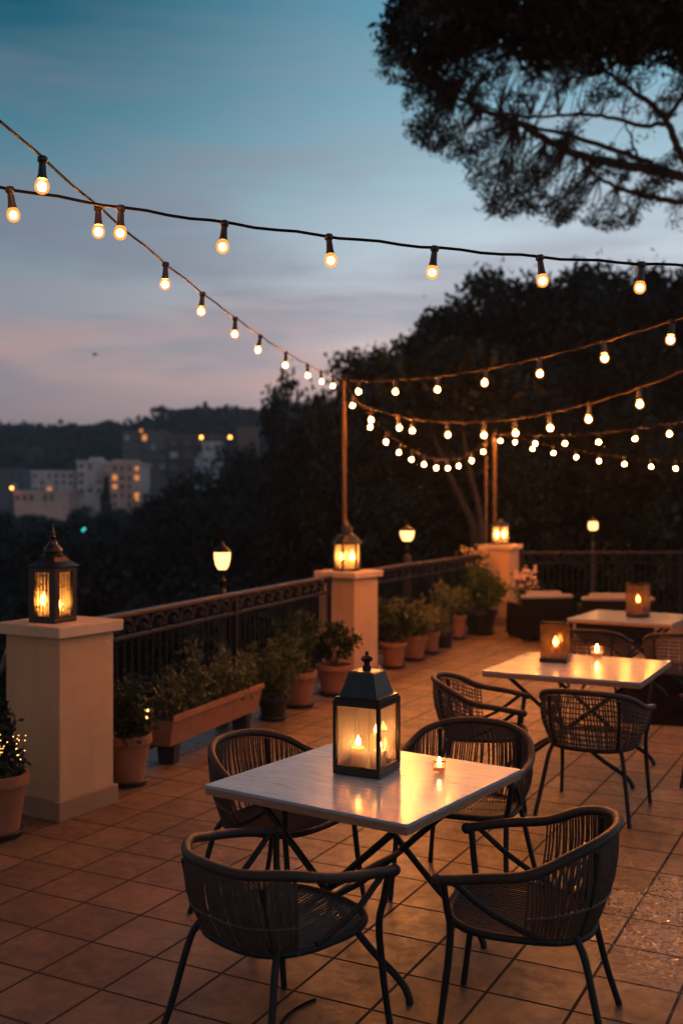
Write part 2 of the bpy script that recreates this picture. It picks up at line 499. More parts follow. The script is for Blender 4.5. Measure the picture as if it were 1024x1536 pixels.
# ------------------------------------------------------------------ foliage helpers
def leaves(cent, size, aspect=.5, up=0.0, rs=None):
    """diamond leaves at cent (n,3); returns (n,4,3)"""
    rs = rs or nr
    n = len(cent)
    d = rs.normal(size=(n, 3)); d[:, 2] += up
    d /= np.linalg.norm(d, axis=1, keepdims=True) + 1e-9
    q = rs.normal(size=(n, 3))
    w = np.cross(d, q); w /= np.linalg.norm(w, axis=1, keepdims=True) + 1e-9
    s = size * (0.6 + .8 * rs.rand(n, 1))
    a = cent - d * s * .5
    b = cent + w * s * aspect * .5 + d * s * .06
    c = cent + d * s * .5
    e = cent - w * s * aspect * .5 + d * s * .06
    return np.stack([a, b, c, e], axis=1)

def clump_points(n_clumps, per, shape, spread, rs=None, shell=.55):
    """shape(u) -> centre for a random clump"""
    rs = rs or nr
    cs = np.array([shape(rs) for _ in range(n_clumps)])
    pts = np.repeat(cs, per, axis=0) + rs.normal(size=(n_clumps * per, 3)) * np.asarray(spread)
    return cs, pts

def ellipsoid(rx, ry, rz, cz, shell=.5):
    def f(rs):
        d = rs.normal(size=3); d /= np.linalg.norm(d)
        r = shell + (1 - shell) * rs.rand()
        return np.array([d[0] * rx * r, d[1] * ry * r, cz + d[2] * rz * r])
    return f

# ------------------------------------------------------------------ terrain, terrace
VDIR = Vector((.347, .938)); VDIR.normalize()
EDGE = [(12, -7), (12, 17.75), (2.35, 17.75), (-.30, 12.0), (-2.22, 6.98), (-8, 10.4), (-8, -7)]
mb = MB(); mb.prism(EDGE, -.35, 0.0)
tag(mb.build('terrace_floor', M['tile']), kind='structure')

RIDGE = [(-400, 640), (0, 640), (60, 636), (110, 640), (160, 634), (200, 632), (240, 626), (300, 611), (330, 611), (370, 617), (430, 611), (520, 605), (700, 596), (1024, 585), (1500, 585)]
def interp(tab, x):
    if x <= tab[0][0]: return tab[0][1]
    for (a, b), (c, d) in zip(tab, tab[1:]):
        if x <= c: return b + (d - b) * (x - a) / (c - a)
    return tab[-1][1]
def sstep(a, b, x):
    t = max(0, min(1, (x - a) / (b - a))); return t * t * (3 - 2 * t)
def terrain(x, y):
    r = math.hypot(x, y)
    if y <= 1:
        return -3.2
    px = CX + F * x / max(y, 1e-3)
    rid = CH + (HY - interp(RIDGE, px)) * 450 / F - 4
    left = interp([(0, -3.2), (18, -4.5), (60, -13), (120, -11), (235, -3.0), (320, 4), (450, rid), (620, rid - 40), (1600, -25)], y)
    right = interp([(0, -3.2), (16, -3.2), (19, -1.4), (40, -.2), (70, 2.5), (150, 8), (450, rid), (620, rid - 40), (1600, -25)], y)
    s = sstep(480, 640, px)
    z = left * (1 - s) + right * s
    z += .4 * math.sin(x * .31 + 1) * math.sin(y * .23) * min(1, max(0, (y - 20) / 20)) + (1.2 * math.sin(x * .06) if y > 150 and y < 400 else 0)
    if y < 20: z = min(z, -1.4)
    return z
mb = MB()
ys = [1, 10, 17, 19, 22, 27, 33, 40, 48, 58, 70, 85, 100, 120, 145, 175, 205, 235, 260, 290, 320, 350, 385, 420, 450, 480, 530, 620, 680]
us = [-2, -1.4, -1.0] + [-.8 + i * .025 for i in range(65)] + [1.0, 1.4, 2]
vs, fs = [], []
for y in ys:
    for u in us:
        x = u * (y + 6) if y < 30 else u * y
        vs.append((x, y, terrain(x, y)))
n = len(us)
for i in range(len(ys) - 1):
    for j in range(n - 1):
        fs.append((i * n + j, i * n + j + 1, (i + 1) * n + j + 1, (i + 1) * n + j))
b = len(vs)
vs += [(-14, 1, -3.2), (14, 1, -3.2), (400, -300, -3.2), (-400, -300, -3.2)]
fs.append((b + 3, b + 2, b + 1, b))
mb.add(vs, fs, True)
tag(mb.build('hillside_ground', M['earth']), kind='structure')

# ------------------------------------------------------------------ pillars
def pillar(label, c, ang, h, w=.46):
    t = thing('stucco_pillar', label, 'pillar', (c[0], c[1], 0), ang, 'pillars of the terrace railing')
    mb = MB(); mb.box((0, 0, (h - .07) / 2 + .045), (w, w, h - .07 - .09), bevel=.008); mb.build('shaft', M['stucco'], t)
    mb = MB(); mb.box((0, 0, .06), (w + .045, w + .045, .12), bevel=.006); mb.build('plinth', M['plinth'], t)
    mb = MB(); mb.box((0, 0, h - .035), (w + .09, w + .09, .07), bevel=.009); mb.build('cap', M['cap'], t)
    return t
A_L, A_M, A_F = -R(31), -R(35), -R(28)
PL, PM, PF = Vector((-1.76, 6.645)), Vector((.08, 11.62)), Vector((2.52, 16.8))
H_L, H_M, H_F = 1.165, 1.165, 1.25
pillar('broad cream stucco pillar carrying the ornate lantern with a tall spire, beside the fairy-lit pot', PL, A_L, H_L)
pillar('cream stucco pillar with a tall wooden pole behind its lantern, between the two railing runs', PM, A_M, H_M)
pillar('smallest stucco pillar, at the far corner of the terrace where the back railing starts', PF, A_F, H_F)

# ------------------------------------------------------------------ railings
def railing(label, a, b, lamp_ts=()):
    a, b = Vector(a), Vector(b)
    d = b - a; L = d.length
    t = thing('iron_railing', label, 'railing', (a.x, a.y, 0), math.atan2(d.y, d.x), 'black iron railings round the terrace')
    mb = MB(); mb.box((L / 2, 0, 1.115), (L, .062, .035), bevel=.008); mb.build('handrail', M['handrail'], t)
    mb = MB(); mb.box((L / 2, 0, .955), (L, .035, .024), bevel=.004); mb.build('middle_rail', M['iron'], t)
    mb = MB(); mb.box((L / 2, 0, .11), (L, .035, .022), bevel=.004); mb.build('bottom_rail', M['iron'], t)
    nb = int(L / .098)
    o = None
    for i in range(nb):
        x = (i + .5) * L / nb
        if o is None:
            mb = MB(); mb.tube([(0, 0, .122), (0, 0, .944)], .0085, 6); mb.ball((0, 0, .62), .015, 8, 5, (1, 1, 1.6))
            o = mb.build('baluster', M['iron'], t, (x, 0, 0))
        else:
            share(o, 'baluster', t, (x, 0, 0))
    ns = int(L / .215)
    o = None
    for i in range(ns):
        x = (i + .5) * L / ns
        if o is None:
            mb = MB()
            pts = []
            pts = crom([(-.105, 0, .968), (-.095, 0, 1.02), (-.06, 0, 1.068), (0, 0, 1.083), (.055, 0, 1.062), (.078, 0, 1.02), (.055, 0, .99), (.03, 0, 1.005), (.036, 0, 1.03)], 4)   # arched scroll with a leaf swelling and a curled end
            rad = [.011 + .016 * math.exp(-((k - 15) / 5) ** 2) for k in range(len(pts))]
            mb.tube(pts, rad, 7)
            mb.ball((.04, 0, 1.022), .017, 9, 6)
            mb.ball((-.112, 0, .99), .015, 8, 5)
            o = mb.build('scroll', M['iron'], t, (x, 0, 0))
        else:
            share(o, 'scroll', t, (x, 0, 0))
    np_ = max(2, int(L / 2.4))
    for i in range(np_ + 1):
        x = i * (L - .06) / np_ + .03
        mb = MB(); mb.box((x, 0, .5475), (.042, .042, 1.095), bevel=.004); mb.build('post', M['iron'], t)
    return t
def off(p, d, k):
    return (p[0] + d[0] * k, p[1] + d[1] * k)
dLM = (PM - PL).normalized(); nLM = Vector((-dLM.y, dLM.x))
dMF = (PF - PM).normalized(); nMF = Vector((-dMF.y, dMF.x))
a0 = PL + dLM * .30 + nLM * .06; a1 = PM - dLM * .31 + nLM * .10
railing('long black railing with bronze handrail behind the trough, between the two nearer pillars', a0, a1)
b0 = PM + dMF * .31 + nMF * .12; b1 = PF - dMF * .30 + nMF * .12
railing('black railing behind the row of terracotta pots leading to the far corner pillar', b0, b1)
railing('dark railing across the back of the terrace behind the lounge chairs', (PF.x + .32, PF.y + .05), (10.5, 17.2))

# ------------------------------------------------------------------ lamps on posts
def post_lamp(label, x, y, zc, r, h, post_r, shape):
    t = thing('post_lamp', label, 'lamp', (x, y, -.0), 0, 'lit globe lamps along the railing')
    mb = MB()
    mb.lathe([(post_r * 1.8, 0), (post_r * 1.8, .06), (post_r, .10), (post_r, zc - h / 2 - .19), (post_r * .5, zc - h / 2 - .16)], 12)
    mb.build('post', M['iron'], t)
    mb = MB()
    z0 = zc - h / 2
    mb.lathe([(.012, z0 - .17), (.016, z0 - .13), (.034, z0 - .10), (.016, z0 - .07), (.012, z0 - .04), (r * .55, z0 - .004)], 12)
    mb.build('neck', M['iron'], t)
    mb = MB()
    prof = [(r * .5, z0), (r * .75, z0 + h * .2), (r * .95, z0 + h * .6), (r, z0 + h)] if shape == 'cup' else [(r * .6, z0), (r * .98, z0 + h * .25), (r, z0 + h * .7), (r * .85, z0 + h)]
    mb.lathe(prof, 16); mb.build('globe', M['lamp'], t)
    mb = MB()
    mb.lathe([(r * 1.08, z0 + h + .003), (r * .9, z0 + h + .03), (r * .35, z0 + h + .06), (.012, z0 + h + .075), (.004, z0 + h + .10)], 16)
    mb.build('lamp_cap', M['iron'], t)
    return t
p = PL + dLM * 2.56 + nLM * .16
post_lamp('lit cup-shaped lamp on a black post behind the end of the trough', p.x, p.y, 1.405, .072, .145, .035, 'cup')
p = PM + dMF * 2.28 + nMF * .22
post_lamp('wide glowing lamp above the railing behind the row of terracotta pots', p.x, p.y, 1.475, .095, .13, .05, 'cup')
post_lamp('small square glowing lamp standing over the dark railing at the back of the terrace', 4.10, 17.30, 1.53, .080, .14, .03, 'ball')

# ------------------------------------------------------------------ poles and string lights
def pole(label, x, y, h, r):
    t = thing('wooden_pole', label, 'pole', (x, y, 0), 0, 'poles holding the string lights')
    mb = MB(); mb.tube([(0, 0, 0), (.004, 0, h * .5), (0, 0, h)], [r * 1.1, r, r * .95], 10); mb.build('shaft', M['wood'], t)
    mb = MB(); mb.lathe([(r * 1.15, h - .03), (r * 1.2, h), (r * .6, h + .03)], 10); mb.tube([(r, 0, h - .08), (r + .05, 0, h - .09), (r + .06, 0, h - .05)], .006, 6); mb.build('cap', M['iron'], t)
    return t
pole('tall warm-lit wooden pole behind the pillar where most light strings meet', .03, 12.05, 3.34, .027)
pole('wooden pole behind the far corner pillar where three light strings meet', 2.48, 17.22, 3.10, .030)
pole('thin dark pole just beside the pole of the far corner pillar', 2.37, 17.42, 3.02, .022)

def socket_mesh():
    mb = MB()
    mb.lathe([(.012, .009), (.018, .004), (.019, -.012), (.0125, -.018), (.0130, -.024), (.0155, -.060), (.0175, -.066), (.0180, -.076)], 12)
    return mb
def bulb_mesh():
    mb = MB()
    mb.lathe([(.0160, -.074), (.0195, -.081), (.0250, -.091), (.0272, -.103), (.0252, -.116), (.0185, -.126), (.010, -.131), (.002, -.1325)], 14)
    return mb
def core_mesh():
    mb = MB(); mb.ball((0, 0, -.104), .0165, 10, 7); return mb
BM = {}
def string_light(label, A, B, sag, pxs, r, cmat, extra=(), glow='core'):
    """a sagging cable from A to B; bulbs where it passes the surveyed columns, then more at the fractions in extra"""
    A, B = Vector(A), Vector(B)
    def pt(t):
        p = A.lerp(B, t)
        p.z -= 4 * sag * t * (1 - t)
        return p
    t0 = thing('string_light', label, 'string light', A, 0, 'strings of festoon bulbs over the terrace')
    n = 60
    path = [pt(i / n) - A for i in range(n + 1)]
    path = [q + Vector((0, 0, .004 * math.sin(i * 1.7))) for i, q in enumerate(path)]
    mb = MB(); mb.tube(path, r, 7); mb.build('cable', cmat, t0)
    ts = list(extra)
    def col(t):
        p = pt(t); return CX + F * p.x / p.y if p.y > .3 else None
    for px in pxs:
        best = min((i / 2000 for i in range(2001)), key=lambda t: abs((col(t) if col(t) is not None else 1e9) - px))
        ts.append(best)
    for t in ts:
        q = pt(t) - A
        rot = (rng.uniform(-.14, .14), rng.uniform(-.14, .14), rng.uniform(0, 6))
        if not BM:
            s = socket_mesh().build('lamp_socket', M['socket'], t0, q)
            bq = bulb_mesh().build('bulb', M['bulb'], s)
            cq = core_mesh().build('filament', M[glow], s)
            BM.update(s=s, b=bq, core=None, core_soft=None, core_left=None)
            BM[glow] = cq.data
        else:
            s = share(BM['s'], 'lamp_socket', t0, q)
            share(BM['b'], 'bulb', s)
            key = glow
            if BM[key] is None:
                c = core_mesh().build('filament', M[glow], s); BM[key] = c.data
            else:
                c = bpy.data.objects.new('filament', BM[key]); COL.objects.link(c); c.parent = s
        s.rotation_euler = rot
        if glow == 'core': s.scale = (1.18, 1.18, 1.18)
    return t0
top_m = Vector((.03, 12.02, 3.30))
top_f = Vector((2.48, 17.2, 3.05))
# first string: from above the near left edge to the pole behind the middle pillar
string_light('string of bulbs running steeply down the open sky to the pole behind the pillar',
             (-1.39, 1.8, 3.30), top_m, .20, [64, 148, 249, 304, 353, 391, 429, 461, 481, 499], .0055, M['cable'], glow='core_left')
# second: the near one across the whole picture
string_light('nearest string of large bulbs crossing the whole sky from edge to edge',
             P(-330, 215, 4.15), P(1500, 402, 4.9), .16, [15, 182, 337, 493, 652, 809, 961], .0065, M['cable'], extra=(.05, .97), glow='core_soft')
e3 = Vector((4.2, 1.7, 3.15))
string_light('topmost rope of bulbs rising from the pole pillar towards the near edge of the terrace',
             top_m, P(1130, 440, 6.0), .16, [538, 593, 657, 728, 808, 905, 1008], .0085, M['rope'])
string_light('thick sagging rope of bulbs just under the topmost rope',
             top_m + Vector((.02, 0, -.22)), P(1150, 500, 6.7), .40, [556, 597, 619, 669, 727, 771, 822, 883, 957], .009, M['rope'])
string_light('deeply sagging string of close bulbs slung from the pole pillar to the far pole',
             top_m + Vector((.03, 0, -.08)), top_f, .62, [529, 557, 580, 600, 617, 634, 653, 671, 688, 706, 724, 745], .006, M['rope'])
string_light('upper rope of bulbs rising slightly from the far pole above the lounge chairs',
             top_f, P(1120, 612, 11.0), .14, [751, 770, 803, 846, 899, 951, 1004], .009, M['rope'], extra=(.96,))
string_light('lowest string of bulbs from the far pole along the back railing',
             top_f, (9.2, 16.9, 2.92), .42, [797, 829, 862, 898, 936, 974, 1012], .006, M['rope'], extra=(.8, .9))

# ------------------------------------------------------------------ candles and lanterns
def candle(label, loc, r, h, flame=1.0, group='lit candles'):
    t = thing('candle', label, 'candle', loc, 0, group)
    mb = MB(); mb.lathe([(r, 0), (r, h - .004), (r * .9, h), (r * .75, h - .003), (.004, h - .006)], 16); mb.build('wax', M['wax'], t)
    mb = MB(); mb.tube([(0, 0, h - .006), (.001, 0, h + .010 * flame)], .0012, 5); mb.build('wick', M['cable'], t)
    f = flame
    mb = MB(); mb.lathe([(.002, h + .006), (.0100 * f, h + .012 * f), (.0135 * f, h + .021 * f), (.010 * f, h + .034 * f), (.003 * f, h + .047 * f), (.0005, h + .054 * f)], 10)
    mb.build('flame', M['flame'], t)
    return t

def box_lantern(label, loc, rz, s, hb, style):
    """a square lantern: four posts, base, top frame, panes and a roof"""
    t = thing('lantern', label, 'lantern', loc, rz)
    q = s / 2
    pw = .016 if style == 'teal' else .04
    mb = MB()
    mb.box((0, 0, .012), (s, s, .024), bevel=.003)
    mb.build('base', M['lantern_black'], t)
    mb = MB()
    for sx in (-1, 1):
        for sy in (-1, 1):
            mb.box((sx * (q - pw / 2), sy * (q - pw / 2), hb / 2 + .003), (pw, pw, hb - .044), bevel=.002)
    for k in range(4):
        a = k * PI / 2
        Mx = Matrix.Rotation(a, 4, 'Z')
        mb.box((0, -q + .008, hb - .012), (s - .002, .016, .026), mat=Mx)
        mb.box((0, -q + .008, .032), (s - 2 * pw, .012, .015), mat=Mx)
        if style == 'ornate':
            # pierced grid of thin bars, uneven like fretwork
            w = s - 2 * pw
            for i in range(5):
                x = -w / 2 + w * (i + .5) / 5
                mb.box((x, -q + .012, hb / 2), (.0055, .004, hb - .06), mat=Mx)
            for j in range(15):
                z = .045 + (hb - .09) * j / 14
                i = rng.randint(0, 4); ln = rng.randint(1, 3)
                xa = -w / 2 + w * i / 6; xb = min(w / 2, xa + w * ln / 6)
                mb.box(((xa + xb) / 2, -q + .0125, z), (xb - xa, .003, .0065), mat=Mx)
    mb.build('frame', M['lantern_black'], t)
    for k in range(4):
        mb = MB()
        Mx = Matrix.Rotation(k * PI / 2, 4, 'Z')
        mb.box((0, -q + .018, hb / 2 + .008), (s - 2 * pw + .002, .003, hb - .05), mat=Mx)
        mb.build('glass_pane', M['pane_rib'] if style == 'teal' else M['pane_pattern'], t)
    if style == 'teal':
        mb = MB()
        k = 1.4142
        mb.lathe([(s * .47 * k, hb + .002), (s * .47 * k, hb + .012), (s * .40 * k, hb + .014), (s * .27 * k, hb + .112), (s * .24 * k, hb + .118), (s * .1, hb + .119)], 4, phase=PI / 4, smooth=False)
        rf = mb.build('roof', M['lantern_teal'], t)
        mb = MB()
        z = hb + .119
        mb.lathe([(.019, z), (.019, z + .018), (.013, z + .022), (.013, z + .034), (.024, z + .040), (.028, z + .050), (.018, z + .062), (.008, z + .066), (.009, z + .074), (.004, z + .081)], 14)
        mb.build('finial', M['lantern_black'], rf)
    else:
        mb = MB(); k = 1.4142
        mb.lathe([(s * .53 * k, hb), (s * .57 * k, hb + .010), (s * .46 * k, hb + .026), (s * .36 * k, hb + .044), (s * .27 * k, hb + .070)], 4, phase=PI / 4, smooth=False)
        mb.lathe([(s * .30, hb + .066), (s * .31, hb + .082), (s * .25, hb + .088), (s * .29, hb + .102), (s * .26, hb + .122), (s * .16, hb + .142), (s * .10, hb + .160), (s * .11, hb + .168), (s * .05, hb + .176)], 16)
        rf = mb.build('roof', M['lantern_black'], t)
        mb = MB(); z = hb + .176
        mb.lathe([(.010, z), (.018, z + .014), (.010, z + .026), (.013, z + .036), (.006, z + .046), (.005, z + .066), (.001, z + .095)], 12)
        mb.build('finial', M['lantern_black'], rf)
    return t

def hex_lantern(label, loc, rz, r, hb, ht):
    t = thing('lantern', label, 'lantern', loc, rz)
    mb = MB(); mb.lathe([(r * 1.05, 0), (r * 1.05, .022), (r, .026)], 6, smooth=False); mb.build('base', M['lantern_black'], t)
    mb = MB()
    for k in range(6):
        a = k * PI / 3
        mb.tube([(r * .96 * math.cos(a), r * .96 * math.sin(a), .026), (r * .96 * math.cos(a), r * .96 * math.sin(a), hb)], .013, 6)
    mb.lathe([(r * 1.0, hb - .012), (r * 1.03, hb - .002)], 6, smooth=False, capb=False, capt=False)
    mb.build('frame', M['lantern_black'], t)
    for k in range(6):
        a, b = k * PI / 3, (k + 1) * PI / 3
        q = r * .93
        mb = MB()
        v = [(q * math.cos(a), q * math.sin(a)), (q * math.cos(b), q * math.sin(b))]
        w = [(x * .985, y * .985) for x, y in v]
        mb.prism([v[0], v[1], w[1], w[0]], .03, hb - .014)
        mb.build('glass_pane', M['pane_frost'], t)
    mb = MB()
    mb.lathe([(r * 1.12, hb), (r * 1.1, hb + .012), (r * .72, hb + ht * .36), (r * .42, hb + ht * .44), (r * .40, hb + ht * .72), (r * .30, hb + ht * .86), (r * .1, hb + ht)], 12, smooth=False)
    rf = mb.build('roof', M['lantern_black'], t)
    mb = MB(); mb.ball((0, 0, hb + ht + .012), .016, 10, 6); mb.build('finial', M['lantern_black'], rf)
    return t

LT = Vector((.11, 4.59, .742)); LA = math.atan2(-.45, .89)
box_lantern('large lantern with a dark teal roof and ribbed glass on the nearest white table', LT, LA, .22, .318, 'teal')
def loc_rot(base, rz, dx, dy, dz):
    return (base[0] + dx * math.cos(rz) - dy * math.sin(rz), base[1] + dx * math.sin(rz) + dy * math.cos(rz), base[2] + dz)
for (dx, dy, r, h, f, l) in [(-.020, -.045, .033, .085, .95, 'stout cream candle nearest the glass inside the teal-roofed lantern'),
                       (.065, -.015, .028, .075, .9, 'low candle in the corner of the teal-roofed lantern'),
                       (.02, .055, .026, .125, .85, 'tallest candle, standing behind the others in the teal-roofed lantern')]:
    candle(l, loc_rot(LT, LA, dx, dy, .0245), r, h, f)
LP = Vector((PL.x - .03, PL.y - .06, H_L + .001)); LPA = A_L + R(6)
box_lantern('ornate black lantern with fretwork panes and a spired roof on the broad pillar', LP, LPA, .205, .335, 'ornate')
candle('candle behind the fretwork of the spired lantern, nearer its lit left pane', loc_rot(LP, LPA, -.045, -.035, .0245), .03, .07, 1.7)
candle('candle behind the fretwork of the spired lantern, nearer the railing', loc_rot(LP, LPA, .04, .0, .0245), .03, .05, 1.5)
LM = Vector((PM.x - .02, PM.y - .04, H_M + .001))
hex_lantern('six-sided black lantern with a domed roof on the pillar in front of the tall pole', LM, R(12), .15, .30, .22)
candle('thick candle glowing in the six-sided lantern before the tall pole', (LM.x - .05, LM.y - .03, LM.z + .0265), .032, .08, 2.0)
candle('second candle in the six-sided lantern before the tall pole, beside the wider pane', (LM.x + .055, LM.y - .02, LM.z + .0265), .032, .08, 2.0)
LF = Vector((PF.x - .02, PF.y - .04, H_F + .001))
hex_lantern('small dark lantern with two glowing panes on the far corner pillar', LF, R(30), .15, .30, .10)
candle('candle in the far corner pillar lantern, in its brighter pane', (LF.x - .05, LF.y - .03, LF.z + .0265), .034, .08, 2.2)
candle('candle in the far corner pillar lantern, in its slimmer pane', (LF.x + .06, LF.y - .02, LF.z + .0265), .034, .08, 2.2)

# ------------------------------------------------------------------ tables
def table(label, c, ang, s):
    t = thing('bistro_table', label, 'table', (c[0], c[1], 0), ang, 'square white-topped tables')
    mb = MB(); mb.box((0, 0, .7335), (s, s, .013), bevel=.003); mb.build('tabletop', M['table_top'], t)
    mb = MB(); mb.box((0, 0, .7125), (s - .003, s - .003, .029), bevel=.002); mb.build('edge_band', M['table_edge'], t)
    mb = MB()
    q = s / 2 - .10
    for sy in (-1, 1):
        mb.box((0, sy * q * .8, .688), (s * .82, .03, .022), bevel=.003)
    mb.build('apron', M['chair_metal'], t)
    for sy in (-1, 1):
        for sx in (-1, 1):
            y = sy * q * (.80 if sx > 0 else .72)
            mb = MB()
            path = crom([(-sx * q * .92, y, .676), (-sx * q * .3, y, .46), (sx * q * .45, y, .20), (sx * q * .88, y, .085), (sx * q * 1.0, y, .03), (sx * q * 1.02, y, .0)], 5)
            mb.tube(path, .0145, 8)
            mb.build('leg', M['chair_metal'], t)
    mb = MB(); mb.tube([(0, -q * .8, .35), (0, q * .8, .35)], .011, 8); mb.build('stretcher', M['chair_metal'], t)
    return t
UA = math.atan2(-.565, .825)
TA = Vector((.11, 4.50)); TB = Vector((1.70, 7.58)); TC = Vector((2.98, 10.88))
table('nearest table with a worn white top, carrying the teal-roofed lantern', TA, UA, .97)
table('middle white table with a square glass candle holder and a small tea light', TB, math.atan2(-.46, .89), 1.08)
table('farthest white table with a round glass hurricane, on the dark rug', TC, math.atan2(-.5, .86), 1.04)

# glass holders
def hurricane(label, loc, rz, square, w, h):
    t = thing('candle_holder', label, 'candle holder', loc, rz)
    n = 4 if square else 24
    k = 1.4142 if square else 1
    r = w / 2 * k
    mb = MB()
    mb.lathe([(r * .98, .001), (r, .012), (r, h), (r * .965, h), (r * .965, .03), (.002, .03)], n, phase=PI / 4, smooth=not square, capb=True, capt=False)
    mb.build('glass', M['pane_mesh'], t)
    mb = MB(); mb.lathe([(r * 1.04, 0), (r * 1.04, .028), (r * 1.005, .028)], n, phase=PI / 4, smooth=not square, capt=False, capb=False); mb.build('base_band', M['lantern_black'], t)
    mb = MB(); mb.lathe([(r * 1.012, h - .012), (r * 1.018, h), (r * .96, h + .004)], n, phase=PI / 4, smooth=not square, capb=False, capt=False); mb.build('rim', M['lantern_black'], t)
    return t
hl = (1.57, 7.80, .741)
hurricane('square hammered-glass candle holder on the middle table', hl, R(-20), True, .19, .29)
candle('round candle in the square glass holder on the middle table', (1.57, 7.78, .772), .035, .075, 1.5)
hc = (3.03, 10.85, .741)
hurricane('round hammered-glass hurricane on the farthest table', hc, 0, False, .24, .34)
candle('candle in the round hurricane on the farthest table', (3.03, 10.84, .772), .04, .11, 1.5)
def tealight(label, loc, r, h, f):
    t = thing('tea_light', label, 'tea light', loc)
    mb = MB(); mb.lathe([(r * .8, 0), (r, .006), (r, h), (r * .92, h), (r * .88, .008), (.002, .008)], 18, capt=False); mb.build('glass_cup', M['clear'], t)
    mb = MB(); mb.lathe([(r * 1.02, h - .003), (r * 1.03, h + .003), (r * .9, h + .003), (r * .9, h - .003)], 18, capb=False, capt=False); mb.build('rim', M['gold'], t)
    mb = MB(); mb.lathe([(r * .84, .009), (r * .84, h * .5), (.002, h * .48)], 16); mb.build('wax', M['wax'], t)
    mb = MB(); z = h * .5
    mb.lathe([(.002, z), (.009 * f, z + .009 * f), (.0105 * f, z + .018 * f), (.006 * f, z + .034 * f), (.0005, z + .05 * f)], 10); mb.build('flame', M['flame'], t)
    return t
tealight('tiny lit tea light with a brass rim on the nearest table', (.42, 4.56, .742), .028, .052, .85)
tealight('small open tea light with a tall flame beside the square holder on the middle table', (1.92, 7.98, .741), .05, .075, 1.25)
t = thing('salt_shaker', 'tiny glass shaker with a metal lid next to the square candle holder', 'shaker', (1.665, 7.70, .741))
mb = MB(); mb.lathe([(.02, 0), (.022, .01), (.017, .04), (.015, .048)], 14); mb.build('glass_body', M['clear'], t)
mb = MB(); mb.lathe([(.017, .0485), (.018, .058), (.012, .068), (.002, .070)], 14); mb.build('lid', M['steel'], t)

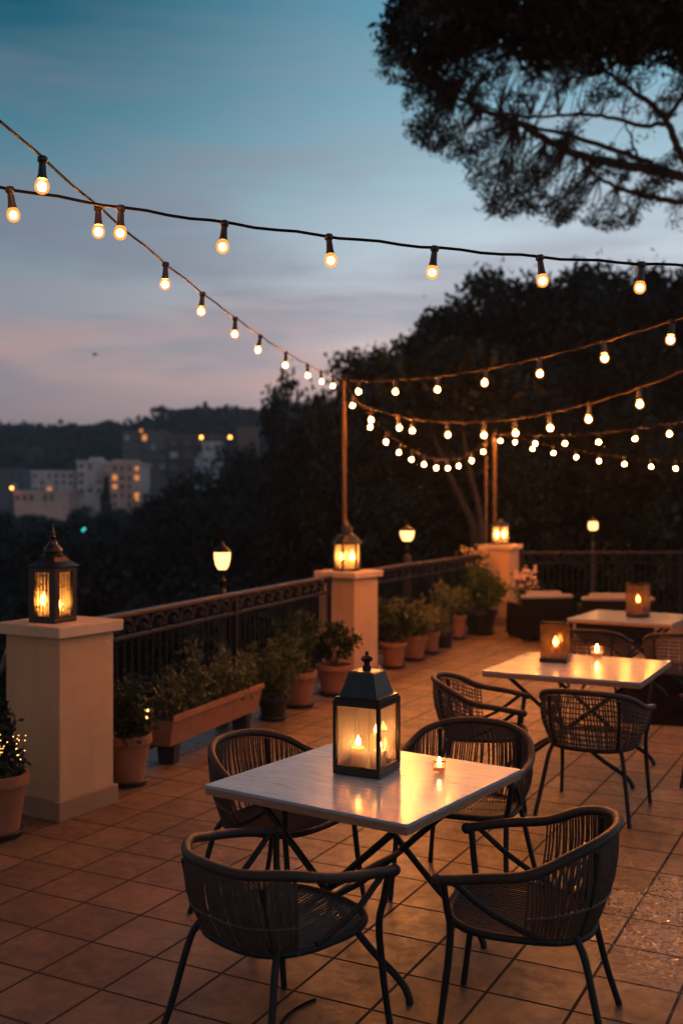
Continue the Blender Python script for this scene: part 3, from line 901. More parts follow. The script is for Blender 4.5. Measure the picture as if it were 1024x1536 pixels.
# ------------------------------------------------------------------ chairs
def make_chair(style, back, wrap=.20):
    """round-backed rattan armchair facing +Y; style 'strand' or 'grid'"""
    t = thing('rattan_chair', 'x', 'chair', (0, 0, 0), 0, 'rattan armchairs round the tables')
    rail_pts = [(-.305, .255, .612), (-.325, .10, .640), (-.318, -.06, .665), (-.265, -.205, .5 * back + .345), (-.145, -.305, back - .006), (0, -.335, back),
                (.145, -.305, back - .006), (.265, -.205, .5 * back + .345), (.318, -.06, .665), (.325, .10, .640), (.305, .255, .612)]
    rail = crom(rail_pts, 8)
    mb = MB(); mb.tube(rail, [.0180] * len(rail), 10)
    mb.ball(rail[0], .0225, 10, 6); mb.ball(rail[-1], .0225, 10, 6)
    mb.build('arm_rail', M['rail_rattan'], t)
    # seat ring
    ring = []
    for k in range(40):
        a = 2 * PI * k / 40
        ca, sa = math.cos(a), math.sin(a)
        e = .72
        x = .262 * math.copysign(abs(ca) ** e, ca) * (1 + .06 * sa)
        y = .255 * math.copysign(abs(sa) ** e, sa)
        ring.append(Vector((x, y, .425 + .012 * sa)))
    mb = MB(); mb.tube(ring, .0145, 8, closed=True)
    mb.build('seat_ring', M['chair_metal'], t)
    # legs
    for s in (-1, 1):
        mb = MB(); mb.tube(crom([(s * .298, .235, .615), (s * .285, .225, .52), (s * .268, .215, .42), (s * .272, .235, .22), (s * .285, .265, 0)], 5), [.0130] * 16 + [.0120] * 5, 8)
        mb.build('leg', M['chair_metal'], t)
        mb = MB(); mb.tube(crom([(s * .20, -.20, .43), (s * .225, -.235, .36), (s * .26, -.285, .15), (s * .285, -.33, 0)], 6), .0128, 8)
        mb.build('leg', M['chair_metal'], t)
        mb = MB(); mb.tube(crom([(s * .302, .20, .612), (s * .292, .08, .52), (s * .262, -.08, .435)], 6), .0115, 8)
        mb.build('arm_brace', M['chair_metal'], t)
        mb = MB(); mb.tube(crom([(s * .185, -.205, .42), (s * .205, -.25, .56), (s * .21, -.272, back - .045)], 6), .0125, 8)
        mb.build('back_post', M['chair_metal'], t)
    # woven back
    L = len(rail)
    i0, i1 = int(L * wrap), int(L * (1 - wrap))
    lo_a0, lo_a1 = PI + .06 + (wrap - .20) * 4.5, 2 * PI - .06 - (wrap - .20) * 4.5
    mb = MB()
    def lower(q):
        a = lo_a0 + (lo_a1 - lo_a0) * q
        ca, sa = math.cos(a), math.sin(a); e = .72
        return Vector((.262 * math.copysign(abs(ca) ** e, ca) * (1 + .06 * sa), .255 * math.copysign(abs(sa) ** e, sa), .425 + .012 * sa))
    def upper(q):
        u = i0 + (i1 - i0) * q
        k = min(int(u), L - 2)
        return rail[k].lerp(rail[k + 1], u - k)
    def surf(q, w):
        p = lower(q).lerp(upper(q), w)
        o = Vector((p.x, p.y, 0))
        o = o.normalized() if o.length > 0 else o
        return p + o * (.028 * math.sin(PI * w))
    n = 76 if style == 'strand' else 52
    for k in range(n):
        q = k / (n - 1)
        dq = rng.uniform(-.006, .006); dq2 = rng.uniform(-.006, .006)
        if style == 'strand':                         # strands run in pairs
            dq += (.0035 if k % 2 else -.0035); 
        pts = []
        for j in range(7):
            w = j / 6
            qq = min(1, max(0, q + dq * (1 - w) + dq2 * math.sin(w * PI) * .6))
            pts.append(surf(qq, w))
        mb.tube(pts, (.0041 if style == 'strand' else .0043), 5, cap=False)
    if style == 'grid':
        for j in range(1, 11):
            w = j / 11
            mb.tube([surf(i / 40, w + .004 * math.sin(i * 2.1 + j)) for i in range(41)], .0042, 5)
    else:
        for w in (.36,):
            mb.tube([surf(i / 40, w) for i in range(41)], .006, 6)
    # a wrapped band along the rail
    mb.build('woven_back', M['rattan'], t)
    mb = MB()
    ns = 34
    for k in range(ns):
        x = -.25 + .5 * k / (ns - 1)
        e = .72
        ca = min(.999, abs(x) / .262) ** (1 / e)
        yh = .255 * (math.sqrt(max(0, 1 - ca * ca))) ** e
        if yh < .03: continue
        pts = []
        for j in range(6):
            y = -yh + 2 * yh * j / 5
            z = .432 - .022 * (1 - (x / .26) ** 2) * (1 - (y / .27) ** 2) + .012 * y / .25
            pts.append((x + rng.uniform(-.002, .002), y, z))
        mb.tube(pts, .0037, 5, cap=False)
    for j in range(3):
        y = -.15 + .15 * j
        mb.tube([(-.25, y, .420), (0, y, .402), (.25, y, .420)], .005, 5)
    mb.build('woven_seat', M['rattan'], t)
    return t

chairs = {}
def put_chair(style, back, c, fwd, label, group):
    key = (style, back)
    if key not in chairs:
        chairs[key] = o = make_chair(style, back, .29 if back < .72 else .20)
    else:
        o = copy_tree(chairs[key])
    o.location = (c[0], c[1], 0)
    o.rotation_euler = (0, 0, math.atan2(fwd[1], fwd[0]) - PI / 2)
    o['label'] = label; o['group'] = group
    return o
G0, G1, G2 = 'rattan chairs at the nearest table', 'rattan chairs at the middle table', 'rattan chairs at the farthest table'
put_chair('strand', .70, (-.21, 3.76), (.70, .70), 'dark rattan chair seen from behind at the nearest table, its low back towards the viewer', G0)
put_chair('strand', .77, (.655, 3.84), (-.96, .28), 'dark rattan chair seen side-on at the nearest table, beside the sparkling tiles', G0)
put_chair('strand', .77, (.60, 5.20), (-.40, -.92), 'rattan chair with its rounded back up, behind the nearest table by the tiny tea light', G0)
put_chair('strand', .77, (-.27, 4.97), (.825, -.565), 'rattan chair tucked under the corner of the nearest table that points to the trough', G0)
put_chair('grid', .77, (.93, 6.85), (.93, -.20), 'grid-woven rattan chair turned side-on at the corner of the middle table', G1)
put_chair('grid', .77, (1.58, 6.62), (.46, .89), 'grid-woven rattan chair seen from behind at the front of the middle table', G1)
put_chair('grid', .77, (2.62, 7.22), (-.89, .40), 'grid-woven rattan chair cut off by the photo edge at the middle table', G1)
put_chair('grid', .77, (2.30, 9.70), (.40, .92), 'woven chair seen from behind on the rug, beyond the square glass candle holder', G2)
put_chair('grid', .77, (3.02, 9.40), (.40, .92), 'woven chair seen from behind on the rug, nearer the photo edge, under the hurricane', G2)

# rug and cord
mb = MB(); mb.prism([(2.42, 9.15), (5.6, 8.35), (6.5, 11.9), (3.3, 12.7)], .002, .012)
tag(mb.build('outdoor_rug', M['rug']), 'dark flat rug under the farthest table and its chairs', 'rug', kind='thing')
mb = MB(); mb.tube(crom([(-.10, 4.05, .006), (-.15, 4.00, .006), (-.21, 3.9, .006), (-.24, 3.7, .006), (-.2, 3.4, .006)], 8), .005, 6)
tag(mb.build('floor_cord', M['cable']), 'thin black cord lying on the tiles under the low-backed chair', 'cord', kind='thing')

# ------------------------------------------------------------------ potted plants
def pot_part(t, r, h, saucer=True, m='terracotta'):
    mb = MB()
    mb.lathe([(r * .72, .035), (r * .93, h * .80), (r * .95, h * .82), (r * 1.04, h * .825), (r * 1.06, h * .86), (r * 1.05, h), (r * .93, h), (r * .90, h * .86), (.003, h * .855)], 28, capt=False)
    p = mb.build('pot', M[m], t)
    mb = MB(); mb.lathe([(r * .80, 0), (r * .90, .035), (r * .86, .04), (r * .70, .034)], 24); mb.build('saucer', M['black_plastic'], p)
    mb = MB(); mb.lathe([(r * .90, h * .87), (r * .5, h * .90), (.003, h * .91)], 18, capb=False); mb.build('soil', M['soil'], p)
    return p

def plant(label, loc, r, h, kind, fh, fr, leafm, n=900, size=.045, pot=True, potm='terracotta', seed=1, name='potted_plant', cat='potted plant', group=None):
    rs = np.random.RandomState(seed)
    t = thing(name, label, cat, loc, seed * .7, group)
    if pot: pot_part(t, r, h, m=potm)
    base = h * .9 if pot else 0
    stems = MB()
    fo = MB()
    if kind == 'bush':
        cs, pts = clump_points(26, n // 26, ellipsoid(fr, fr, fh * .5, base + fh * .5, .35), (fr * .16, fr * .16, fr * .16), rs)
        fo.quads(leaves(pts, size, .5, .5, rs))
        for c in cs[::2]:
            stems.tube([(0, 0, base - .03), (c[0] * .35, c[1] * .35, base + (c[2] - base) * .5), tuple(c)], [.006, .004, .002], 5)
    elif kind == 'spiky':                           # upright stems clothed with narrow leaves
        for k in range(16):
            a = rs.rand() * 6.28; q = fr * (.25 + .75 * rs.rand()); hh = fh * (.55 + .45 * rs.rand())
            tip = np.array([math.cos(a) * q, math.sin(a) * q, base + hh])
            b0 = np.array([math.cos(a) * r * .35, math.sin(a) * r * .35, base - .02])
            stems.tube([tuple(b0), tuple(b0 * .5 + tip * .5), tuple(tip)], [.005, .004, .0015], 5)
            m_ = n // 16
            u = rs.rand(m_, 1) ** .8
            pts = b0 + (tip - b0) * u + rs.normal(size=(m_, 3)) * fr * .07
            fo.quads(leaves(pts, size, .28, 1.4, rs))
    elif kind == 'cone':
        def f(q):
            u = q.rand(); a = q.rand() * 6.28; rr = fr * (1 - u) ** .8 * (.5 + .5 * q.rand())
            return np.array([math.cos(a) * rr, math.sin(a) * rr, base + fh * u])
        cs, pts = clump_points(40, n // 40, f, (.02, .02, .03), rs)
        fo.quads(leaves(pts, size, .45, 1.0, rs))
        stems.tube([(0, 0, base - .03), (0, 0, base + fh * .9)], [.009, .002], 6)
    fo.build('foliage', M[leafm], t)
    stems.build('stems', M['bark'], t)
    return t
GP = 'plants in terracotta pots along the railing'
p0 = plant('pot wound with sparkling fairy lights at the foot of the broad pillar', (-1.96, 6.06, 0), .165, .36, 'cone', .42, .17, 'leaf_d', 1500, .05, seed=3, group=GP)
plant('terracotta pot with dull green shrub squeezed between the broad pillar and the trough', (-1.44, 7.18, 0), .150, .34, 'bush', .42, .24, 'leaf_d', 1300, .05, seed=4, group=GP)
plant('terracotta pot of tall upright rosemary-like stems behind the leafy floor shrub', (-.40, 9.92, 0), .165, .33, 'spiky', .62, .24, 'leaf_b', 1900, .06, seed=5, group=GP)
plant('wide terracotta pot with a low green plant against the pole pillar', (-.07, 10.55, 0), .18, .30, 'bush', .42, .22, 'leaf_b', 1100, .055, seed=6, group=GP)
plant('terracotta pot with a leafy shrub just past the pole pillar', (.60, 12.25, 0), .15, .30, 'bush', .55, .26, 'leaf_b', 1300, .06, seed=7, group=GP)
plant('terracotta pot of yellow-green foliage, in the middle of the row past the pole pillar', (.88, 12.86, 0), .155, .30, 'bush', .48, .30, 'leaf_c', 1300, .06, seed=8, group=GP)
plant('small terracotta pot with pale leaves at the end of the row past the pole pillar', (1.12, 13.42, 0), .125, .28, 'bush', .34, .20, 'leaf_c', 800, .055, seed=9, group=GP)
plant('tall dull-flowered plant standing beneath the wide glowing lamp', (1.36, 14.0, 0), .12, .22, 'spiky', .70, .20, 'leaf_a', 1500, .07, seed=10, potm='black_plastic', group=GP)
plant('slim terracotta pot half hidden by the big dark shrub', (1.63, 14.85, 0), .115, .33, 'bush', .40, .20, 'leaf_a', 800, .06, seed=11, group=GP)
plant('big round dark green shrub in a black pot before the far corner pillar', (2.02, 15.45, 0), .24, .34, 'bush', .72, .36, 'leaf_b', 2200, .07, seed=12, potm='black_plastic', group=GP)
plant('loose sprawling olive shrub on the floor at the end of the trough', (-.60, 9.32, 0), .14, .20, 'spiky', .55, .30, 'leaf_a', 2000, .065, seed=13, potm='black_plastic', group=GP)
# flowering climber by the far corner pillar and a pale bloom on its other side
def blossoms(label, loc, r, h, fm, seed):
    rs = np.random.RandomState(seed)
    t = thing('flowering_plant', label, 'flowering plant', loc)
    pot_part(t, .12, .3)
    st, fo, fl = MB(), MB(), MB()
    for k in range(9):
        a = rs.rand() * 6.28; q = r * (.3 + .7 * rs.rand()); tip = np.array([math.cos(a) * q, math.sin(a) * q, h * (.75 + .25 * rs.rand())])
        st.tube([(0, 0, .26), (tip[0] * .3, tip[1] * .3, .26 + (tip[2] - .26) * .6), tuple(tip)], [.006, .004, .002], 5)
        fl.quads(leaves(tip + rs.normal(size=(26, 3)) * .045, .06, .8, .3, rs))
        u = rs.rand(60, 1)
        fo.quads(leaves(np.array([0, 0, .3]) + (tip - np.array([0, 0, .3])) * u + rs.normal(size=(60, 3)) * .05, .07, .5, .5, rs))
    fo.build('foliage', M['leaf_b'], t); fl.build('blossom', M[fm], t); st.build('stems', M['bark'], t)
blossoms('tall plant topped with yellow blossoms beside the big dark shrub at the corner pillar', (2.06, 16.18, 0), .20, 1.20, 'flower', 21)
blossoms('pale pink flowering plant on the lounge side of the far corner pillar', (2.76, 15.95, 0), .14, .85, 'flower_pink', 22)

# trough planter
da = Vector((.38, 1.0)).normalized(); na = Vector((.934, -.355))
tc_ = Vector((-1.30, 7.62)) + da * .75 + na * (-.02)
t = thing('trough_planter', 'long flared terracotta trough on dark feet, filled with a dense green hedge', 'planter', (tc_.x, tc_.y, 0), math.atan2(da.y, da.x))
mb = MB()
L2, w0, w1 = .76, .085, .125
vs, fs = [], []
prof = [(-w0, .15, .955), (-w1, .335, .992), (-w1 - .014, .335, 1.0), (-w1 - .014, .375, 1.0), (-w1 + .008, .375, .975), (-w1 + .012, .33, .97), (w1 - .012, .33, .97), (w1 - .008, .375, .975), (w1 + .014, .375, 1.0), (w1 + .014, .335, 1.0), (w1, .335, .992), (w0, .15, .955)]
for sx in (-1, 1):
    for (y, z, k) in prof: vs.append((sx * L2 * k, y, z))
k = len(prof)
for i in range(k):
    j = (i + 1) % k
    fs.append((i, j, k + j, k + i))
fs.append((0, 1, 2, 3, 4, 5, 6, 7, 8, 9, 10, 11)); fs.append(tuple(range(k, 2 * k))[::-1])
mb.add(vs, fs)
bx = mb.build('trough', M['terracotta'], t)
mb = MB(); mb.box((0, 0, .318), (1.44, .2, .03)); mb.build('soil', M['soil'], t)
for sx in (-1, 1):
    mb = MB(); mb.box((sx * .60, 0, .074), (.09, .15, .147), bevel=.006, taper=.85); mb.build('foot', M['black_plastic'], t)
rs = np.random.RandomState(31)
fo, st = MB(), MB()
for i in range(70):
    x = -.70 + 1.4 * rs.rand()
    top = .26 + .16 * rs.rand() + (.22 if -.25 < x < .15 else 0) * rs.rand()
    c = np.array([x + rs.normal() * .05, rs.normal() * .10, .36 + top * (.35 + .65 * rs.rand())])
    b0 = np.array([x, rs.normal() * .05, .33])
    st.tube([tuple(b0), tuple(b0 * .5 + c * .5 + rs.normal(size=3) * .01), tuple(c)], [.005, .004, .002], 5)
    u = rs.rand(40, 1) ** .7
    fo.quads(leaves(b0 + (c - b0) * u + rs.normal(size=(40, 3)) * .03, .05, .42, .9, rs))
fo.build('hedge_foliage', M['leaf_a'], t); st.build('stems', M['bark'], t)

# fairy lights
def fairy(label, cloud, n, seed, size):
    rs = np.random.RandomState(seed)
    t = thing('fairy_lights', label, 'fairy lights', cloud[0])
    pts = [Vector((rs.uniform(-1, 1) * cloud[1][0], rs.uniform(-1, 1) * cloud[1][1], rs.uniform(-1, 1) * cloud[1][2])) for _ in range(n)]
    pts.sort(key=lambda v: v.x + rs.normal() * .03)
    mb = MB(); mb.tube(crom(pts, 3), .0012, 4); mb.build('wire', M['cable'], t)
    o = None
    for q in pts:
        if o is None:
            mb = MB(); mb.ball((0, 0, 0), size, 8, 5); o = mb.build('tiny_bulb', M['micro'], t, q)
        else: share(o, 'tiny_bulb', t, q)
fairy('dense tangle of tiny fairy lights over the pot at the broad pillar', (Vector((-1.86, 5.90, .55)), (.12, .07, .07)), 42, 41, .0030)
fairy('three tiny fairy lights on the shrub next to the trough', (Vector((-1.30, 7.05, .50)), (.045, .03, .03)), 4, 42, .009)

# handrail of the steps beyond the broad pillar
t = thing('stair_handrail', 'pale curved pipe handrail passing behind the broad pillar', 'handrail', (0, 0, 0))
mb = MB(); mb.tube(crom([P(-60, 1075, 8.6), P(-20, 1030, 8.5), P(2, 1004, 8.4), P(14, 972, 8.3), P(40, 940, 8.3)], 8), .018, 8); mb.build('pipe', M['steel'], t)
mb = MB(); mb.tube([P(-20, 1030, 8.5), P(-20, 1030, 8.5) + Vector((0, 0, -3.4))], .016, 8); mb.build('post', M['iron'], t)

# lounge chairs at the back
def lounge(label, x, y, rz, w, d=.75):
    t = thing('lounge_chair', label, 'lounge chair', (x, y, 0), rz, 'low lounge chairs before the back railing')
    mb = MB()
    mb.box((0, 0, .17), (w, d, .26), bevel=.02)
    mb.box((0, -d / 2 + .06, .42), (w, .12, .36), bevel=.03)
    for s in (-1, 1): mb.box((s * (w / 2 - .05), .055, .38), (.10, d - .13, .22), bevel=.025)
    mb.build('wicker_body', M['dark_wicker'], t)
    mb = MB(); mb.box((0, .07, .355), (w - .215, d - .18, .11), bevel=.035); mb.build('seat_cushion', M['cushion'], t)
    mb = MB(); mb.box((0, -d / 2 + .18, .54), (w - .215, .12, .28), bevel=.045); mb.build('back_cushion', M['cushion'], t)
    mb = MB(); mb.box((0, -d / 2 + .06, .615), (w, .16, .05), bevel=.02); mb.build('top_pad', M['cushion'], t)
    for sx in (-1, 1):
        for sy in (-1, 1):
            mb = MB(); mb.box((sx * (w / 2 - .05), sy * (d / 2 - .05), .02), (.05, .05, .04)); mb.build('foot', M['black_plastic'], t)
    return t
lounge('low lounge chair with pale pads next to the far corner pillar', 2.78, 14.95, R(10), .72)
lounge('wide low lounge chair with pale pads behind the farthest table', 3.75, 14.6, R(-6), .95)

# ------------------------------------------------------------------ trees
def crown_mesh(kind, seed):
    rs = np.random.RandomState(seed)
    fo = MB()
    if kind == 'round':
        def f(q):
            d = q.normal(size=3); d /= np.linalg.norm(d)
            r = .45 + .55 * q.rand() ** .6
            bump = 1 + .22 * math.sin(5 * d[0] + seed) * math.sin(4 * d[1] + 2 * seed) + .15 * math.sin(7 * d[2] + seed)
            return np.array([d[0] * .36 * r * bump, d[1] * .36 * r * bump, .58 + d[2] * .40 * r * bump])
        cs, pts = clump_points(190, 90, f, (.030, .030, .026), rs)
        fo.quads(leaves(pts, .028, .55, .3, rs))
    elif kind == 'spire':
        def f(q):
            u = q.rand() ** 1.2; a = q.rand() * 6.28
            rr = .26 * (1 - u) ** .75 * (.55 + .45 * q.rand()) * (1 + .25 * math.sin(u * 22 + a * 2))
            return np.array([math.cos(a) * rr, math.sin(a) * rr, .12 + .86 * u])
        cs, pts = clump_points(130, 34, f, (.026, .026, .024), rs)
        fo.quads(leaves(pts, .044, .5, .8, rs))
    else:                                           # tufted, several leading tops
        tops = [(rs.uniform(-.22, .22), rs.uniform(-.22, .22), rs.uniform(.72, .98)) for _ in range(7)]
        def f(q):
            tx, ty, tz = tops[q.randint(len(tops))]
            u = q.rand() ** .8; a = q.rand() * 6.28
            rr = (.10 + .22 * (1 - u)) * (.4 + .6 * q.rand())
            return np.array([tx + math.cos(a) * rr, ty + math.sin(a) * rr, .15 + (tz - .15) * u])
        cs, pts = clump_points(230, 85, f, (.028, .028, .024), rs)
        fo.quads(leaves(pts, .026, .5, .6, rs))
    return fo, cs
def trunk_mesh(cs, seed):
    rs = random.Random(seed)
    mb = MB()
    mb.tube(crom([(0, 0, -.08), (rs.uniform(-.01, .01), rs.uniform(-.01, .01), .15), (rs.uniform(-.03, .03), rs.uniform(-.03, .03), .45), (0, 0, .78)], 5), [.024 - .0013 * i for i in range(16)], 8)
    for k in range(9):
        c = cs[rs.randrange(len(cs))]
        z = max(.2, min(.6, c[2] * .7))
        mb.tube([(0, 0, z), (c[0] * .5, c[1] * .5, z + (c[2] - z) * .4), tuple(c)], [.010, .007, .003], 6)
    return mb
protos = []
for kind, seed in (('round', 1), ('tuft', 2), ('spire', 3), ('tuft', 4), ('round', 5), ('tuft', 6)):
    fo, cs = crown_mesh(kind, seed)
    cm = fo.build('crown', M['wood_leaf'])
    tm = trunk_mesh(cs, seed).build('trunk', M['bark'])
    protos.append((cm, tm))
def tree(px, topy, Y, w, kind, label, group, sink=.4):
    x = (px - CX) * Y / F
    zt = CH + (HY - topy) * Y / F
    zg = terrain(x, Y) - sink
    hgt = zt - zg
    t = thing('evergreen_tree', label, 'tree', (x, Y, zg), rng.uniform(0, 6.28), group)
    cm, tm = protos[kind]
    for o, nm in ((cm, 'crown'), (tm, 'trunk')):
        if o.parent is None:
            o.parent = t; q = o
        else:
            q = share(o, nm, t)
        q.scale = (w / .72, w / .72, hgt)
    return t
LW = 'dark evergreen tree in the dense wood climbing behind the terrace'
GW = 'trees of the wood behind the terrace'
sil = [(1075, 352, 36, 6.5, 1), (1030, 356, 38, 6, 3), (985, 362, 37, 6, 1), (935, 372, 40, 6, 3), (893, 372, 38, 5.5, 1), (850, 378, 42, 6, 3), (805, 388, 40, 5.5, 1), (765, 386, 44, 6, 3),
       (728, 428, 42, 5.5, 1), (692, 440, 45, 6, 4), (655, 455, 46, 6, 3), (618, 492, 46, 6, 1), (590, 505, 50, 6, 3), (552, 516, 52, 6, 1), (520, 548, 52, 5.5, 4), (488, 573, 56, 6, 3), (455, 592, 60, 6.5, 0),
       (425, 612, 66, 7, 1), (392, 655, 72, 8, 4), (352, 690, 78, 8, 0), (318, 705, 82, 8, 1), (280, 726, 84, 8, 0), (236, 745, 88, 9, 4)]
for a in sil: tree(a[0], a[1], a[2], a[3] * 1.25, {1: 1, 3: 5}.get(a[4], a[4]), LW, GW)
# rows in front that close the wood
for i in range(16):
    px = 540 + i * 36 + rng.uniform(-10, 10)
    tree(px, interp([(540, 600), (640, 560), (760, 510), (1080, 460)], px) + rng.uniform(-25, 25), rng.uniform(30, 34), rng.uniform(4.5, 5.5), rng.randrange(5), LW, GW)
for i in range(13):
    px = 500 + i * 48 + rng.uniform(-14, 14)
    if 655 < px < 715: px += 60
    tree(px, interp([(540, 690), (640, 665), (760, 640), (1080, 600)], px) + rng.uniform(-25, 25), rng.uniform(23.5, 27), rng.uniform(3.5, 4.5), rng.choice([0, 4, 1]), LW, GW)
LV = 'dark bushy tree in the valley below the terrace railing'
GV = 'trees of the valley below the terrace'
for i in range(15):
    px = -10 + i * 36 + rng.uniform(-10, 10)
    tree(px, interp([(0, 790), (200, 800), (330, 760), (520, 720)], px) + rng.uniform(-12, 18), rng.uniform(46, 60), rng.uniform(6, 8), rng.choice([0, 4, 1]), LV, GV)
for i in range(12):
    px = -20 + i * 46 + rng.uniform(-12, 12)
    tree(px, interp([(0, 880), (250, 850), (520, 800)], px) + rng.uniform(-15, 25), rng.uniform(24, 32), rng.uniform(4.5, 6), rng.choice([0, 4, 1]), LV, GV)
LD = 'distant dark tree on the slope below the apartment blocks'
for i in range(16):
    px = -20 + i * 24 + rng.uniform(-8, 8)
    tree(px, interp([(0, 768), (210, 768), (300, 745), (400, 720)], px) + rng.uniform(-4, 10), rng.uniform(120, 190), rng.uniform(9, 13), rng.choice([0, 4, 1]), LD, 'distant trees below the apartment blocks')
tree(160, 716, 205, 5, 2, 'single dark pointed conifer standing in front of the pale apartment block', None)

# bare lit trunks behind the far pillar
for (x0, y0, x1, y1, Y, r, l) in [(712, 812, 668, 700, 21.5, .085, 'leaning pale trunk farthest from the far pole, in the gap of the wood'), (722, 812, 704, 706, 21.0, .075, 'upright pale trunk close beside the far pole, in the gap of the wood'), (566, 790, 548, 730, 25, .11, 'short leaning pale trunk behind the railing past the pole pillar')]:
    a, b = P(x0, y0, Y), P(x1, y1, Y)
    t = thing('slender_tree', l, 'tree', (a.x, a.y, terrain(a.x, a.y) - .3))
    a0_ = Vector((0, 0, 0)); base = Vector((a.x, a.y, terrain(a.x, a.y) - .3))
    top = b - base; mid = a - base
    tp = top + (top - mid) * .7
    mb = MB(); mb.tube(crom([a0_, mid, (mid + top) / 2 + Vector((.05, 0, .02)), top, tp], 5), [r * (1.15 - .035 * i) for i in range(21)], 8); mb.build('trunk', M['pine_bark'], t)
    rs = np.random.RandomState(int(x0))
    cs, pts = clump_points(30, 34, ellipsoid(1.5, 1.2, 1.0, 0, .3), (.2, .2, .15), rs)
    fo = MB(); fo.quads(leaves(pts + np.array(tp + Vector((0, 0, .5))), .22, .5, .3, rs)); fo.build('crown', M['wood_leaf'], t)

# far wood on the ridge: one mass
rs = np.random.RandomState(77)
fo = MB()
for i in range(420):
    px = rs.uniform(-60, 560); Y = rs.choice([rs.uniform(430, 455), rs.uniform(300, 450)])
    x = (px - CX) * Y / F
    z = terrain(x, Y)
    h = rs.uniform(3.5, 7.5); w = rs.uniform(3, 6)
    c = rs.normal(size=(34, 3)); c /= np.linalg.norm(c, axis=1, keepdims=True)
    c = c * np.array([w, w, h * .5]) * (.6 + .4 * rs.rand(34, 1)) + np.array([x, Y, z + h * .45])
    fo.quads(leaves(c, 2.6, .7, .2, rs))
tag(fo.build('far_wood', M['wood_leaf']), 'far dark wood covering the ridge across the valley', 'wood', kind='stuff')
# the umbrella pine on the ridge
t = thing('umbrella_pine', 'tiny flat-topped pine standing out on the far ridge', 'tree', tuple(P(240, 628, 448)))
mb = MB(); mb.tube([(0, 0, -4), (0, 0, 3)], [.5, .35], 6); mb.build('trunk', M['pine_bark'], t)
cs, pts = clump_points(30, 14, ellipsoid(4.6, 4, 1.3, 3.6, .2), (.5, .5, .3), rs)
mb = MB(); mb.quads(leaves(pts, 1.3, .7, .2, rs)); mb.build('crown', M['pine_leaf'], t)

# ------------------------------------------------------------------ the big umbrella pine
PY = 20.0
t = thing('umbrella_pine', 'huge dark umbrella pine spreading into the sky from the upper corner', 'tree', (9.3, PY, terrain(9.3, PY) - .3))
base = t.location.copy()
def Q(px, py, dy=0): return P(px, py, PY + dy) - base
limbs = [
    ([Vector((0, 0, 0)), Vector((.1, 0, 3.4)), Q(1180, 380), Q(1110, 310), Q(1024, 266), Q(960, 252), Q(880, 236), Q(830, 216), Q(780, 186), Q(720, 165), Q(660, 130)], [.42, .38, .33, .22, .16, .145, .13, .12, .10, .075, .04]),
    ([Q(1110, 310), Q(1060, 306), Q(1020, 303), Q(960, 292), Q(905, 272), Q(880, 250), Q(850, 205, -.5)], [.16, .12, .10, .08, .06, .05, .02]),
    ([Q(1000, 258), Q(975, 245), Q(930, 228), Q(860, 205), Q(800, 190, -.4), Q(760, 175, -.6)], [.10, .09, .08, .07, .05, .02]),
    ([Q(1060, 290), Q(1020, 230), Q(1000, 185), Q(980, 160), Q(940, 130), Q(900, 100)], [.15, .12, .11, .10, .07, .04]),
    ([Q(1000, 185), Q(960, 188), Q(900, 174), Q(850, 172), Q(780, 175), Q(700, 150)], [.08, .07, .06, .05, .035, .015]),
    ([Q(998, 180), Q(1020, 150), Q(1050, 110), Q(1090, 60)], [.09, .07, .06, .04]),
    ([Q(960, 250), Q(948, 215), Q(938, 185), Q(930, 165)], [.05, .035, .025, .015]),
    ([Q(1180, 380), Q(1230, 250), Q(1300, 120), Q(1380, 30)], [.25, .18, .12, .06]),
    ([Q(1150, 350, 0), Q(1150, 240, 1.5), Q(1100, 120, 3), Q(1050, 30, 4)], [.2, .15, .1, .05])]
mb = MB()
for pts, rad in limbs:
    path = crom(pts, 6)
    r2 = []
    for i in range(len(path)):
        u = i / 6; k = min(int(u), len(rad) - 2); r2.append((rad[k] + (rad[k + 1] - rad[k]) * (u - k)) * .62)
    path = [q + Vector((rng.uniform(-.02, .02), rng.uniform(-.02, .02), rng.uniform(-.02, .02))) for q in path]
    mb.tube(path, r2, 8)
limb_pts = [q for pts, rad in limbs for q in crom(pts, 5)]
mb.build('trunk', M['pine_bark'], t)
# foliage: dense cap above, thinner fringe hanging along the underside
OUT = [(628, -260), (560, -150), (560, -60), (592, -10), (600, 8), (572, 60), (568, 100), (583, 120), (612, 130), (608, 165), (612, 200), (640, 222), (672, 242), (690, 236), (706, 270), (722, 300), (742, 330), (770, 332), (800, 322), (850, 345), (885, 335), (915, 352), (950, 335), (1000, 338), (1060, 345), (1200, 330), (1500, 200), (1500, -300)]
def inside(x, y, poly):
    c = False
    for i in range(len(poly)):
        x1, y1 = poly[i]; x2, y2 = poly[i - 1]
        if (y1 > y) != (y2 > y) and x < (x2 - x1) * (y - y1) / (y2 - y1) + x1: c = not c
    return c
LOW = [(560, 30), (600, 60), (640, 130), (680, 75), (740, 70), (800, 88), (900, 84), (1024, 96), (1300, 90), (1500, 60)]      # where the cap turns into the open fringe
rs = np.random.RandomState(5)
dense, fringe = [], []
tw = MB()
tries = 0
while len(dense) < 3600 and tries < 60000:
    tries += 1
    x, y = rs.uniform(550, 1480), rs.uniform(-280, 360)
    if not inside(x, y, OUT): continue
    lo = interp(LOW, x)
    if y < lo:
        depth = 3.6 * min(1, max(.2, (lo - y) / 120))
        dense.append(Q(x, y, rs.uniform(-depth, depth)))
